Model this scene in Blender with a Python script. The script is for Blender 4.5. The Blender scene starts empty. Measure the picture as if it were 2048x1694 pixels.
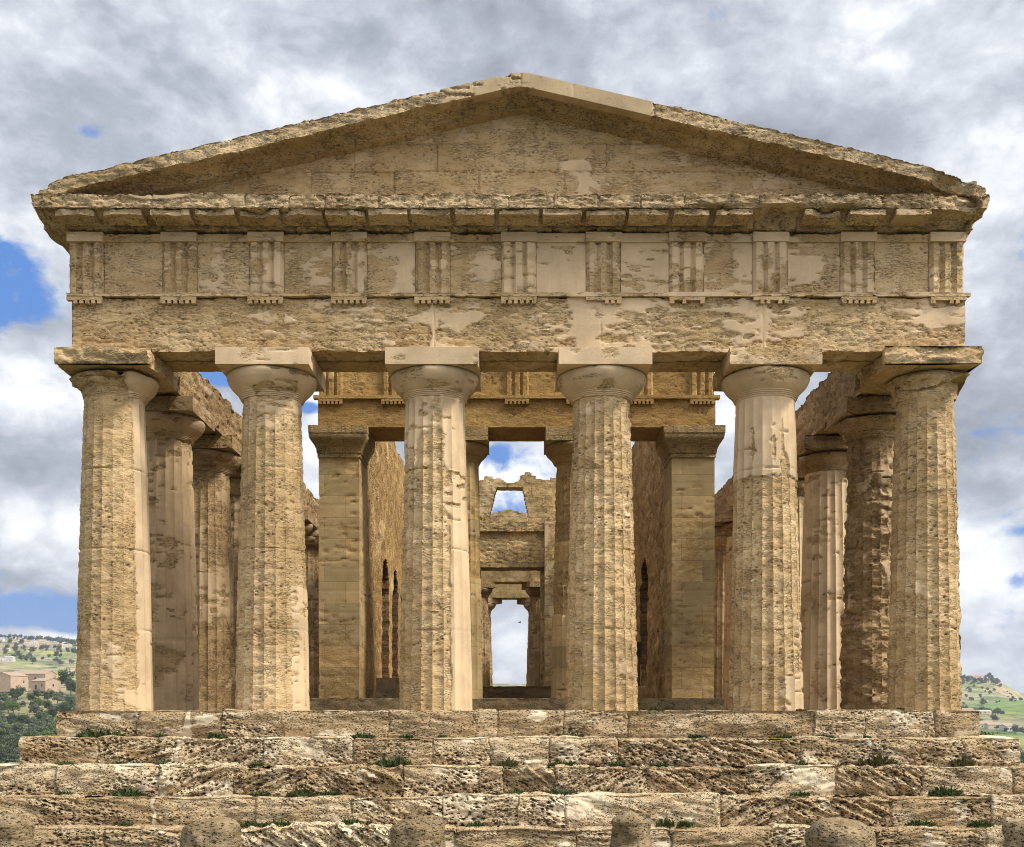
import bpy, bmesh, math, random
import numpy as np
from mathutils import Vector, Matrix
random.seed(7)
C = bpy.context.scene
COL = C.collection

# ------------------------------------------------------------------ camera
F = 2127.0; HX, HY = 1021.0, 1420.0; CD = 20.2; CX, CZ = -0.176, 0.012
cam = bpy.data.cameras.new('camera'); camo = bpy.data.objects.new('camera', cam); COL.objects.link(camo)
camo.location = (CX, -CD, CZ); camo.rotation_euler = (math.radians(90), 0, 0)
cam.sensor_width = 36; cam.lens = F / 2048 * 36
cam.shift_x = (1024 - HX) / 2048; cam.shift_y = (HY - 847) / 2048
cam.clip_start = 0.1; cam.clip_end = 30000
C.camera = camo
C.view_settings.view_transform = 'Standard'; C.view_settings.look = 'None'
C.view_settings.exposure = 0.80; C.view_settings.gamma = 1
C.render.engine = 'CYCLES'
C.cycles.max_bounces = 4; C.cycles.diffuse_bounces = 2; C.cycles.volume_bounces = 0
C.cycles.transparent_max_bounces = 8
C.cycles.filter_width = 1.05; C.cycles.use_denoising = True; C.cycles.denoising_prefilter = 'NONE'

def px(x, y, d):
    return Vector((CX + (x - HX) * d / F, d - CD, CZ + (HY - y) * d / F))

# ------------------------------------------------------------------ node helper
class NT:
    def __init__(s, tree): s.t = tree; s.n = tree.nodes; s.l = tree.links
    def put(s, inp, v):
        if hasattr(v, 'links') or isinstance(v, bpy.types.NodeSocket): s.l.new(v, inp)
        else:
            if isinstance(v, (tuple, list)) and len(v) == 3 and inp.type == 'RGBA': v = (*v, 1)
            inp.default_value = v
    def math(s, op, a, b=0.0, c=None, clamp=False):
        n = s.n.new('ShaderNodeMath'); n.operation = op; n.use_clamp = clamp
        s.put(n.inputs[0], a); s.put(n.inputs[1], b)
        if c is not None: s.put(n.inputs[2], c)
        return n.outputs[0]
    def vmath(s, op, a, b=(0, 0, 0)):
        n = s.n.new('ShaderNodeVectorMath'); n.operation = op
        s.put(n.inputs[0], a)
        if op == 'SCALE': s.put(n.inputs['Scale'], b)
        else: s.put(n.inputs[1], b)
        return n.outputs['Value'] if op in ('LENGTH', 'DOT_PRODUCT', 'DISTANCE') else n.outputs[0]
    def noise(s, vec, scale, detail=4, rough=.55, dist=0.0, out=0):
        n = s.n.new('ShaderNodeTexNoise'); s.put(n.inputs['Vector'], vec)
        s.put(n.inputs['Scale'], scale); n.inputs['Detail'].default_value = detail
        n.inputs['Roughness'].default_value = rough; n.inputs['Distortion'].default_value = dist
        return n.outputs[out]
    def voro(s, vec, scale, feature='F1', rnd=1.0, out='Distance'):
        n = s.n.new('ShaderNodeTexVoronoi'); n.feature = feature; s.put(n.inputs['Vector'], vec)
        n.inputs['Scale'].default_value = scale; n.inputs['Randomness'].default_value = rnd
        return n.outputs[out]
    def ramp(s, v, lo, hi, a=0.0, b=1.0, smooth=True):
        n = s.n.new('ShaderNodeMapRange'); n.interpolation_type = 'SMOOTHSTEP' if smooth else 'LINEAR'
        s.put(n.inputs[0], v); s.put(n.inputs[1], lo); s.put(n.inputs[2], hi); s.put(n.inputs[3], a); s.put(n.inputs[4], b)
        return n.outputs[0]
    def mix(s, f, a, b, mode='MIX'):
        n = s.n.new('ShaderNodeMix'); n.data_type = 'RGBA'; n.blend_type = mode
        s.put(n.inputs[0], f); s.put(n.inputs[6], a); s.put(n.inputs[7], b)
        return n.outputs[2]
    def attr(s, name):
        n = s.n.new('ShaderNodeAttribute'); n.attribute_name = name; return n.outputs['Fac']

# ------------------------------------------------------------------ sun and sky
SUN_DIR = Vector((0.76, -0.30, 0.95)).normalized()
sl = bpy.data.lights.new('sun', 'SUN'); sl.energy = 2.45; sl.angle = math.radians(9); sl.color = (1, .93, .80)
so = bpy.data.objects.new('sun', sl); COL.objects.link(so)
so.rotation_euler = SUN_DIR.to_track_quat('Z', 'Y').to_euler()
so.location = (20, -20, 40)

world = bpy.data.worlds.new('World'); C.world = world; world.use_nodes = True
w = NT(world.node_tree); w.n.clear()
sky = w.n.new('ShaderNodeTexSky'); sky.sky_type = 'NISHITA'; sky.sun_disc = False
sky.sun_elevation = math.asin(SUN_DIR.z); sky.sun_rotation = math.atan2(SUN_DIR.x, SUN_DIR.y)
sky.air_density = 1.0; sky.dust_density = 0.6; sky.ozone_density = 1.5
tc = w.n.new('ShaderNodeTexCoord'); D = tc.outputs['Generated']
sep = w.n.new('ShaderNodeSeparateXYZ'); w.put(sep.inputs[0], D)
zz = w.math('ADD', w.math('ABSOLUTE', sep.outputs[2]), 0.30)
pl = w.vmath('DIVIDE', D, None) if False else None
comb = w.n.new('ShaderNodeCombineXYZ')
w.put(comb.inputs[0], w.math('DIVIDE', sep.outputs[0], zz)); w.put(comb.inputs[1], w.math('DIVIDE', sep.outputs[1], zz))
comb.inputs[2].default_value = 0.3
PV = w.vmath('MULTIPLY', D, (1.0, 1.0, 1.55))
# the cloud bank as it stood that day: soft lobes in compass directions, (direction, spread across, spread up, amount)
def lobe(x, y, wx, wy, amt):
    d = Vector(((x - HX) / F, 1, (HY - y) / F)).normalized()
    df = w.vmath('SUBTRACT', D, tuple(d)); df = w.vmath('MULTIPLY', df, (F / wx, F / ((wx + wy) / 2), F / wy))
    return w.math('MULTIPLY', w.math('EXPONENT', w.math('MULTIPLY', w.math('POWER', w.vmath('LENGTH', df), 2.0), -1.0)), amt)
def add(l):
    r = l[0]
    for k in l[1:]: r = w.math('ADD', r, k)
    return r
warp = w.vmath('SUBTRACT', w.noise(PV, 3.0, 5, .6, 0, 1), (.5, .5, .5))
PW = w.vmath('ADD', PV, w.vmath('SCALE', warp, .09))
cov_n = w.math('MULTIPLY', w.math('SUBTRACT', w.noise(PW, 6.5, 10, .62), 0.5), 2.6)
cov = add([cov_n, .66, lobe(30, 590, 120, 95, -.60), lobe(20, 480, 90, 40, -.25), lobe(60, 1225, 170, 34, -.62), lobe(178, 265, 36, 26, -.42),
           lobe(1440, 35, 50, 50, -.42), lobe(1000, 900, 55, 30, -.5), lobe(440, 750, 45, 20, -.5), lobe(618, 815, 28, 14, -.6),
           lobe(2040, 1160, 50, 22, -.4), lobe(1035, 1235, 70, 36, -.42), lobe(1960, 620, 130, 200, .2), lobe(1010, 1025, 60, 26, -.30),
           lobe(2045, 1060, 40, 14, -.35), lobe(60, 820, 150, 80, .35), lobe(1000, 150, 900, 240, .35), lobe(100, 1090, 200, 60, .3), lobe(100, 985, 200, 60, .2)])
cloud = w.ramp(cov, .20, .50)
def puff(scale, k): return w.math('MULTIPLY', w.math('SUBTRACT', w.noise(PW, scale, 8, .60), .5), k)
PU = w.vmath('ADD', PW, (.012, -.01, .022))
sh2 = w.math('SUBTRACT', w.noise(PW, 8.5, 8, .58), w.noise(PU, 8.5, 8, .58))
bright = add([puff(3.1, 1.5), puff(8.0, .75), w.math('MULTIPLY', sh2, 1.5), puff(22.0, .55), puff(60.0, .22), .08,
              lobe(520, 90, 200, 110, .14), lobe(1150, 130, 260, 130, .14), lobe(1980, 380, 150, 80, .42), lobe(1730, 110, 180, 60, .30), lobe(100, 90, 260, 140, -.06),
              lobe(1650, 250, 300, 60, -.28), lobe(1960, 880, 120, 90, -.22), lobe(70, 930, 150, 40, -.35), lobe(60, 770, 160, 60, .65), lobe(60, 1050, 170, 45, .45), lobe(60, 1160, 170, 25, -.2),
              lobe(1990, 1130, 110, 70, .5), lobe(140, 1280, 120, 30, .6), lobe(1030, 970, 90, 60, .6), lobe(1020, 1310, 70, 70, .45), lobe(1960, 620, 80, 60, .25),
              lobe(260, 400, 200, 90, -.05), lobe(640, 900, 40, 180, .45), lobe(1450, 850, 60, 150, .30), lobe(1300, 20, 200, 40, -.14), lobe(2000, 700, 120, 60, -.15)])
brn = w.ramp(bright, -.42, .68, 0, 1, False)
cr = w.n.new('ShaderNodeValToRGB'); w.put(cr.inputs[0], brn)
el = cr.color_ramp.elements
el[0].position = 0.0; el[0].color = (.185, .203, .240, 1); el[1].position = 1.0; el[1].color = (.72, .725, .74, 1)
e = el.new(.35); e.color = (.28, .305, .352, 1); e = el.new(.62); e.color = (.42, .445, .49, 1)
skyc = w.vmath('SCALE', sky.outputs[0], .075)
blue = w.mix(.8, skyc, (.055, .165, .45))
col = w.mix(cloud, blue, cr.outputs[0])
# the overcast glows round the hidden sun
glow = w.math('POWER', w.math('MAXIMUM', w.vmath('DOT_PRODUCT', D, tuple(SUN_DIR)), 0.0), 3.0)
col = w.mix(1.0, col, w.vmath('SCALE', (1.0, .95, .87), w.math('MULTIPLY', glow, .55)), 'ADD')
west_fill = w.math('POWER', w.math('MAXIMUM', w.vmath('DOT_PRODUCT', D, tuple(Vector((.15, -.62, .78)).normalized())), 0.0), 4.0)  # unseen fill glow added to the sky behind the camera, lights the facade
col = w.mix(1.0, col, w.vmath('SCALE', (1.0, .97, .92), w.math('MULTIPLY', west_fill, .62)), 'ADD')
bg = w.n.new('ShaderNodeBackground'); w.put(bg.inputs[0], col); bg.inputs[1].default_value = 1.0
wo = w.n.new('ShaderNodeOutputWorld'); w.l.new(bg.outputs[0], wo.inputs[0])

# ------------------------------------------------------------------ tagging
def tag(o, label=None, cat=None, group=None, kind=None):
    if label: o['label'] = label
    if cat: o['category'] = cat
    if group: o['group'] = group
    if kind: o['kind'] = kind
    return o
def empty(name, loc=(0, 0, 0), rz=0):
    o = bpy.data.objects.new(name, None); COL.objects.link(o); o.location = loc; o.rotation_euler = (0, 0, rz); o.empty_display_size = .3
    return o
def copy_tree(o, parent=None):
    c = o.copy(); COL.objects.link(c); c.parent = parent
    for ch in list(o.children): copy_tree(ch, c)
    return c

# ------------------------------------------------------------------ numpy noise
def _h(ix, iy, iz, s):
    h = (ix.astype(np.uint32) * np.uint32(374761393) + iy.astype(np.uint32) * np.uint32(668265263)
         + iz.astype(np.uint32) * np.uint32(2147483647) + np.uint32((s * 1274126177) & 0xffffffff))
    h = (h ^ (h >> np.uint32(13))) * np.uint32(1274126177)
    h = (h ^ (h >> np.uint32(15))) * np.uint32(2246822519)
    h = h ^ (h >> np.uint32(16))
    return (h & np.uint32(0xffffff)).astype(np.float32) / 16777215.0
def vnoise(P, s=0):
    P = np.asarray(P, np.float32) + np.float32(1000.37 + s * 3.1)
    I = np.floor(P).astype(np.int64); f = (P - I).astype(np.float32); f = f * f * (3 - 2 * f)
    x, y, z = I[:, 0], I[:, 1], I[:, 2]; r = 0
    for dx in (0, 1):
        wx = f[:, 0] if dx else 1 - f[:, 0]
        for dy in (0, 1):
            wy = f[:, 1] if dy else 1 - f[:, 1]
            for dz in (0, 1):
                wz = f[:, 2] if dz else 1 - f[:, 2]
                r = r + _h(x + dx, y + dy, z + dz, s) * wx * wy * wz
    return r * 2 - 1
def fbm(P, o=3, s=0, g=.5):
    r = 0; a = 1; t = 0; P = np.asarray(P, np.float32)
    for k in range(o):
        r = r + a * vnoise(P * (2.03 ** k), s + k * 17); t += a; a *= g
    return r / t * 1.5
def worley(P, s=0):
    P = np.asarray(P, np.float32) + np.float32(500.21)
    I = np.floor(P).astype(np.int64); f = P - I; best = np.full(len(P), 9.0, np.float32); cid = np.zeros(len(P), np.float32)
    for dx in (-1, 0, 1):
        for dy in (-1, 0, 1):
            for dz in (-1, 0, 1):
                a, b, c = I[:, 0] + dx, I[:, 1] + dy, I[:, 2] + dz
                h1 = _h(a, b, c, s); h2 = _h(a, b, c, s + 5); h3 = _h(a, b, c, s + 9)
                d = (dx + h1 - f[:, 0]) ** 2 + (dy + h2 - f[:, 1]) ** 2 + (dz + h3 - f[:, 2]) ** 2
                m = d < best; best = np.where(m, d, best); cid = np.where(m, _h(a, b, c, s + 13), cid)
    return np.sqrt(best), cid
def sstep(x, a, b):
    t = np.clip((x - a) / (b - a), 0, 1); return t * t * (3 - 2 * t)
A3 = lambda *v: np.array(v, np.float32)

# ------------------------------------------------------------------ mesh builders
def mesh(name, V, Q, parent=None, mat=None, attrs=None, ngons=(), smooth=True, tris=None):
    me = bpy.data.meshes.new(name)
    V = np.asarray(V, np.float32).reshape(-1, 3); Q = np.asarray(Q, np.int32).reshape(-1, 4)
    nq = len(Q); loops = Q.ravel(); tot = [np.full(nq, 4, np.int32)]
    ls = [loops]
    if tris is not None: ls.append(np.asarray(tris, np.int32).ravel()); tot.append(np.full(len(tris), 3, np.int32))
    for g in ngons: ls.append(np.asarray(g, np.int32)); tot.append(np.array([len(g)], np.int32))
    L = np.concatenate(ls); T = np.concatenate(tot); S = np.concatenate([[0], np.cumsum(T)[:-1]]).astype(np.int32)
    me.vertices.add(len(V)); me.vertices.foreach_set('co', V.ravel())
    me.loops.add(len(L)); me.loops.foreach_set('vertex_index', L)
    me.polygons.add(len(T)); me.polygons.foreach_set('loop_start', S); me.polygons.foreach_set('loop_total', T)
    sm = np.zeros(len(T), bool); sm[:len(T) - len(ngons)] = smooth; me.polygons.foreach_set('use_smooth', sm)
    me.update(calc_edges=True); me.validate()
    if smooth: me.set_sharp_from_angle(angle=math.radians(46))
    for k, a in (attrs or {}).items():
        at = me.attributes.new(k, 'FLOAT', 'POINT'); at.data.foreach_set('value', np.asarray(a, np.float32).ravel())
    o = bpy.data.objects.new(name, me); COL.objects.link(o); o.parent = parent
    if mat: me.materials.append(mat)
    return o

def grid(name, G, parent, mat, fn=None, wrap=True, caps=True, out=None):
    """G (n, m, 3): rings n along, m around; wrap closes m; fn(P, N) -> (dP, attrs)"""
    n, m = G.shape[:2]
    du = np.gradient(G, axis=0)
    dv = (np.roll(G, -1, 1) - np.roll(G, 1, 1)) if wrap else np.gradient(G, axis=1)
    N = np.cross(du, dv); N /= (np.linalg.norm(N, axis=2, keepdims=True) + 1e-9)
    ref = G.mean(axis=1, keepdims=True) if out is None else np.asarray(out, np.float32).reshape(1, 1, 3)
    flip = (N * (G - ref)).sum() < 0
    if flip: N = -N
    P = G.reshape(-1, 3).astype(np.float32); Nf = N.reshape(-1, 3); at = {}
    if fn: dP, at = fn(P, Nf); P = P + dP
    idx = np.arange(n * m).reshape(n, m)
    if wrap: a, b = idx, np.roll(idx, -1, 1)
    else: a, b = idx[:, :-1], idx[:, 1:]
    Q = np.stack([a[:-1], b[:-1], b[1:], a[1:]], -1).reshape(-1, 4)
    # np.cross(du, dv) faces outwards when the winding is a, a+1(u), ...
    if not flip: Q = Q[:, ::-1]
    ng = []
    if caps and wrap:
        r0, r1 = idx[0], idx[-1]
        ng = [r0[::-1] if flip else r0, r1 if flip else r1[::-1]]
    return mesh(name, P, Q, parent, mat, at, ng)

def ring(prof):
    """closed profile: list of (a, b, step to the next point)"""
    A = []
    for i, p in enumerate(prof):
        q = prof[(i + 1) % len(prof)]; st = p[2] if len(p) > 2 else .1
        L = math.hypot(q[0] - p[0], q[1] - p[1]); k = max(1, int(round(L / st)))
        for j in range(k): t = j / k; A.append((p[0] + (q[0] - p[0]) * t, p[1] + (q[1] - p[1]) * t))
    return np.array(A, np.float32)

def sweep(name, prof, s0, s1, step, axis, parent, mat, fn=None, zoff=None, off=(0, 0, 0)):
    R = ring(prof); n = max(2, int(round((s1 - s0) / step)) + 1); S = np.linspace(s0, s1, n).astype(np.float32)
    G = np.zeros((n, len(R), 3), np.float32)
    if axis == 'x': G[..., 0] = S[:, None]; G[..., 1] = R[None, :, 0]; G[..., 2] = R[None, :, 1]
    elif axis == 'y': G[..., 1] = S[:, None]; G[..., 0] = R[None, :, 0]; G[..., 2] = R[None, :, 1]
    else: G[..., 2] = S[:, None]; G[..., 0] = R[None, :, 0]; G[..., 1] = R[None, :, 1]
    if zoff is not None: G[..., 2] += zoff(S)[:, None]
    G += np.array(off, np.float32)
    return grid(name, G, parent, mat, fn)

def boxsweep(name, x0, x1, y0, y1, z0, z1, parent, mat, fn=None, st=.03, back=.25):
    return sweep(name, [(y1, z1, back), (y1, z0, st), (y0, z0, st), (y0, z1, max(st, .06))], x0, x1, st, 'x', parent, mat, fn)

# ------------------------------------------------------------------ stone surfaces
def plainf(amp=.006, freq=5, seed=0, pl=0.0, joints=None, pln=.5):
    """worn dressed stone; pl: how much smooth lime render is left on it"""
    def fn(P, N):
        f = pl + pln * fbm(P * A3(1.1, 1.1, 1.9), 4, seed + 3)
        h = amp * fbm(P * freq, 3, seed) + amp * .6 * vnoise(P * A3(14, 14, 30), seed + 8)
        if joints: h = h - joints(P)
        return N * h[:, None], {'pl': f, 'pit': np.zeros(len(P)), 'tone': fbm(P * .7, 2, seed + 40)}
    return fn

def erodedf(seed, plfield, base=.02, amp=.02, crack=.02, joints=None, extra=None, tone=None):
    def fn(P, N):
        f = plfield(P); M = sstep(f, .46, .56)
        f = f - .45 * sstep(vnoise(P * A3(4.5, 4.5, 17), seed + 61), .30, .5) * sstep(vnoise(P * 1.5, seed + 62), -.5, .2); M = sstep(f, .46, .56)
        r = fbm(P * A3(4.5, 4.5, 11), 4, seed)
        cr = 1 - np.abs(vnoise(P * A3(5, 5, 16) + r[:, None] * .5, seed + 31)); cr = np.clip(cr, 0, 1) ** 7
        wv, _ = worley(P * A3(9, 9, 17), seed + 4)
        pit = sstep(wv, .34, .12) * sstep(vnoise(P * 2.2, seed + 7), -.15, .4)
        h = -(1 - M) * (base + amp * (r * .9 + .35) + crack * cr + .022 * pit)
        if joints is not None: h = h - joints(P)
        dP = N * h[:, None]
        if extra is not None: dP = dP + extra(P, N)
        tn = fbm(P * A3(.6, .6, .9), 3, seed + 60)
        if tone is not None: tn = tn + tone(P)
        return dP, {'pl': f, 'pit': pit * (1 - M), 'tone': tn}
    return fn

def groove(x, at, wd=.012): return np.exp(-((x - at) / wd) ** 2)

def stone_mat(name, rough_a, rough_b, lime, dark, pitc, bump=1.0, blocks=None, pits=.5, lich=.0, crk_amt=1.0, hole=.78, streak=.25, brickc=.72):
    m = bpy.data.materials.new(name); m.use_nodes = True; t = NT(m.node_tree); b = t.n['Principled BSDF']
    g = t.n.new('ShaderNodeNewGeometry'); P = g.outputs['Position']
    Ps = t.vmath('MULTIPLY', P, (1, 1, 2.4))
    pl = t.attr('pl'); pit = t.attr('pit'); tone = t.attr('tone')
    edge = t.math('SUBTRACT', t.noise(t.vmath('MULTIPLY', P, (1, 1, 3.4)), 6, 5, .78), .5)
    M = t.ramp(t.math('ADD', pl, t.math('MULTIPLY', edge, .85)), .475, .525)
    n1 = t.noise(Ps, 1.6, 5, .6); n2 = t.noise(Ps, 14, 5, .65); n3 = t.noise(P, 55, 3, .7)
    c = t.mix(t.ramp(t.math('ADD', n1, t.math('MULTIPLY', tone, .16)), .36, .66), rough_a, rough_b)
    c = t.mix(t.ramp(n2, .55, .82), c, dark)
    # small cavities
    wv = t.vmath('ADD', Ps, t.vmath('SCALE', t.noise(Ps, 9, 3, .5, 0, 1), .12))
    cav = t.math('MULTIPLY', t.ramp(t.voro(t.vmath('MULTIPLY', wv, (1, 1, 1.25)), 19), .36, .14), t.ramp(t.noise(Ps, 3.1, 4, .6), .47 - .10 * pits, .62 - .1 * pits))
    crk = t.math('MULTIPLY', t.ramp(t.voro(t.vmath('MULTIPLY', wv, (.8, .8, 1.7)), 7, 'DISTANCE_TO_EDGE'), .08, .0), t.ramp(t.noise(P, 3.3, 3, .5), .46, .62, 0, crk_amt))
    hol = t.math('MAXIMUM', t.math('MAXIMUM', t.math('MULTIPLY', cav, .8), t.math('MULTIPLY', crk, .55)), pit)
    c = t.mix(t.math('MULTIPLY', hol, hole), c, pitc)  # lichen dark and the hollows' own shade put into pits and cracks
    stk = t.ramp(t.noise(t.vmath('MULTIPLY', P, (1, 1, .13)), 7, 5, .65), .50, .68)
    c = t.mix(t.math('MULTIPLY', stk, streak), c, dark)
    # lime render
    lc = t.mix(t.ramp(t.noise(P, 2.2, 4, .6), .35, .7), lime, tuple(v * .80 for v in lime))
    lc = t.mix(t.math('MULTIPLY', t.ramp(t.noise(P, 38, 2, .7), .55, .8), .35), lc, rough_b)
    lc = t.mix(t.math('MULTIPLY', stk, streak), lc, rough_a)
    rim = t.math('MULTIPLY', t.ramp(t.math('ADD', pl, t.math('MULTIPLY', edge, .85)), .44, .50), t.math('SUBTRACT', 1.0, M))
    c = t.mix(t.math('MULTIPLY', rim, .32), c, pitc)
    c = t.mix(M, c, lc)
    if lich:
        lm = t.ramp(t.math('ADD', t.noise(P, 5.5, 5, .7), t.math('MULTIPLY', tone, .05)), .60 - lich * .1, .66)
        c = t.mix(t.math('MULTIPLY', lm, .6), c, (.19, .175, .14))
    if blocks:
        br = t.n.new('ShaderNodeTexBrick'); s2 = t.n.new('ShaderNodeSeparateXYZ'); t.put(s2.inputs[0], P)
        cb = t.n.new('ShaderNodeCombineXYZ'); t.put(cb.inputs[0], t.math('ADD', s2.outputs[0], s2.outputs[1])); t.put(cb.inputs[1], s2.outputs[2])
        t.put(br.inputs['Vector'], cb.outputs[0]); br.inputs['Scale'].default_value = 1
        br.inputs['Brick Width'].default_value = blocks[0]; br.inputs['Row Height'].default_value = blocks[1]
        br.inputs['Mortar Size'].default_value = .008; br.inputs['Mortar Smooth'].default_value = .3
        br.inputs['Color1'].default_value = (.74, .75, .72, 1); br.inputs['Color2'].default_value = (1.12, 1.07, 1.0, 1); br.inputs['Mortar'].default_value = (brickc, brickc * .95, brickc * .9, 1)
        c = t.mix(1.0, c, br.outputs['Color'], 'MULTIPLY')
    tn = t.math('ADD', .98, t.math('MULTIPLY', tone, .16)); tn = t.math('ADD', tn, t.math('MULTIPLY', t.math('SUBTRACT', n3, .5), .32))
    c = t.vmath('SCALE', c, tn)
    t.put(b.inputs['Base Color'], c); b.inputs['Roughness'].default_value = .93; b.inputs['Specular IOR Level'].default_value = .2
    R = t.math('SUBTRACT', 1.0, M)
    h = t.math('ADD', t.math('MULTIPLY', n2, .030), t.math('MULTIPLY', n3, .006))
    h = t.math('SUBTRACT', h, t.math('MULTIPLY', cav, .035)); h = t.math('SUBTRACT', h, t.math('MULTIPLY', crk, .02))
    h = t.math('MULTIPLY', h, t.math('ADD', t.math('MULTIPLY', R, .95), .07))
    h = t.math('ADD', h, t.math('MULTIPLY', M, .015))
    if blocks: h = t.math('SUBTRACT', h, t.math('MULTIPLY', br.outputs['Fac'], .02))
    bp = t.n.new('ShaderNodeBump'); bp.inputs['Strength'].default_value = .85 * bump; bp.inputs['Distance'].default_value = 1.0
    t.put(bp.inputs['Height'], h); t.l.new(bp.outputs[0], b.inputs['Normal'])
    return m

OCH, TAN, LIME, DRK, PIT = (.510, .350, .172), (.605, .440, .245), (.670, .500, .315), (.37, .25, .125), (.085, .052, .026)
M_FAC = stone_mat('weathered limestone', OCH, TAN, LIME, DRK, PIT, 1.0, None, .1)
M_RAK = stone_mat('cornice limestone', (.47, .335, .18), (.57, .425, .25), (.56, .42, .26), (.30, .21, .12), (.065, .045, .027), 1.1, None, .9, .15)
M_IN = stone_mat('bounce-warmed portico limestone', (.40, .245, .085), (.47, .30, .115), (.52, .35, .16), (.27, .16, .06), (.09, .05, .02), .8, None, .4)  # warm bounce light of the porch interior put into the stone's orange
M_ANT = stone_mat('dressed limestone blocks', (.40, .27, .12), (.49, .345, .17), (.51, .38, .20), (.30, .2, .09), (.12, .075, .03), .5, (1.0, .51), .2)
M_CEL = stone_mat('bounce-warmed cella limestone', (.46, .275, .10), (.56, .365, .155), (.62, .43, .21), (.26, .14, .055), (.08, .045, .02), 1.4, None, 1.0, 0, 1, .8, .6)  # golden limestone with the chamber's warm bounce light put into the colour
M_FLK = stone_mat('shade-browned flank stone', (.36, .24, .115), (.45, .31, .16), (.52, .375, .225), (.25, .16, .075), (.07, .04, .02), 1.1, None, .7, 0, 1, .8, .5)  # darker limestone copy, flank shade put into its colour; streaks are water stains
M_BRK = stone_mat('shade-browned arch rubble', (.20, .115, .05), (.27, .165, .08), (.3, .2, .1), (.12, .07, .03), (.05, .03, .015), 1.6, (.5, .14), 1)  # rough brick, browned further so the arches' shade sits in the colour
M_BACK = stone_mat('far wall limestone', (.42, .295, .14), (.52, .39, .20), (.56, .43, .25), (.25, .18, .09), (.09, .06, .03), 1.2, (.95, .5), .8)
M_STP = stone_mat('pitted step stone', (.51, .365, .20), (.67, .525, .335), (.69, .575, .41), (.37, .27, .165), (.045, .031, .02), 1.6, None, 1.3, .25, .5, .86)
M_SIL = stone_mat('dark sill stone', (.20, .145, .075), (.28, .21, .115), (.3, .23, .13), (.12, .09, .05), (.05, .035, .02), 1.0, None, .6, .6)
M_BOL = stone_mat('bollard stone', (.25, .18, .095), (.40, .30, .17), (.46, .38, .26), (.18, .13, .08), (.07, .05, .03), 1.5, None, 1.2, .9, .12, .55)

# ------------------------------------------------------------------ temple
T = empty('temple')
tag(T, 'ruined Doric temple of ochre limestone with pediment above six front columns', 'temple')

# --- krepis: five courses of pitted blocks
RIS, TRD = .487, .455
def blob(x, y, cx, cy, wx, wy, a=1.0): return a * np.exp(-((x - cx) / wx) ** 2 - ((y - cy) / wy) ** 2)
step_joints = {
    0: [-8.5, -7.0, -5.45, -4.35, -2.4, -.83, -.42, .78, 1.98, 3.9, 5.4, 6.3, 7.6, 8.5],
    1: [-9, -7.55, -6.2, -4.6, -3.0, -1.55, -.55, .52, 1.75, 3.4, 5.0, 6.3, 7.9, 9.1],
    2: [-9.4, -8.1, -6.3, -5.0, -3.75, -2.05, -.72, -.3, .6, 2.2, 4.0, 5.5, 7.0, 8.6, 9.5],
    3: [-9.9, -7.6, -6.1, -4.5, -2.9, -1.35, -.05, .75, 3.4, 4.55, 6.3, 8.0, 9.9],
    4: [-10.4, -8.4, -6.9, -5.3, -4.3, -2.2, -1.1, .9, 2.5, 4.2, 5.9, 7.7, 9.2, 10.4]}
tilts = {2: {3: .5, 4: .45, 5: -.5, 8: -.75, 9: .6, 10: -.5, 12: -.55}, 1: {2: .35, 3: .4, 8: .2, 9: -.35, 10: -.4, 11: .15}, 3: {1: -.3, 5: -.35, 7: -.35, 9: .5, 10: -.45}, 0: {}, 4: {5: -.6, 4: -.7}}
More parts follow.
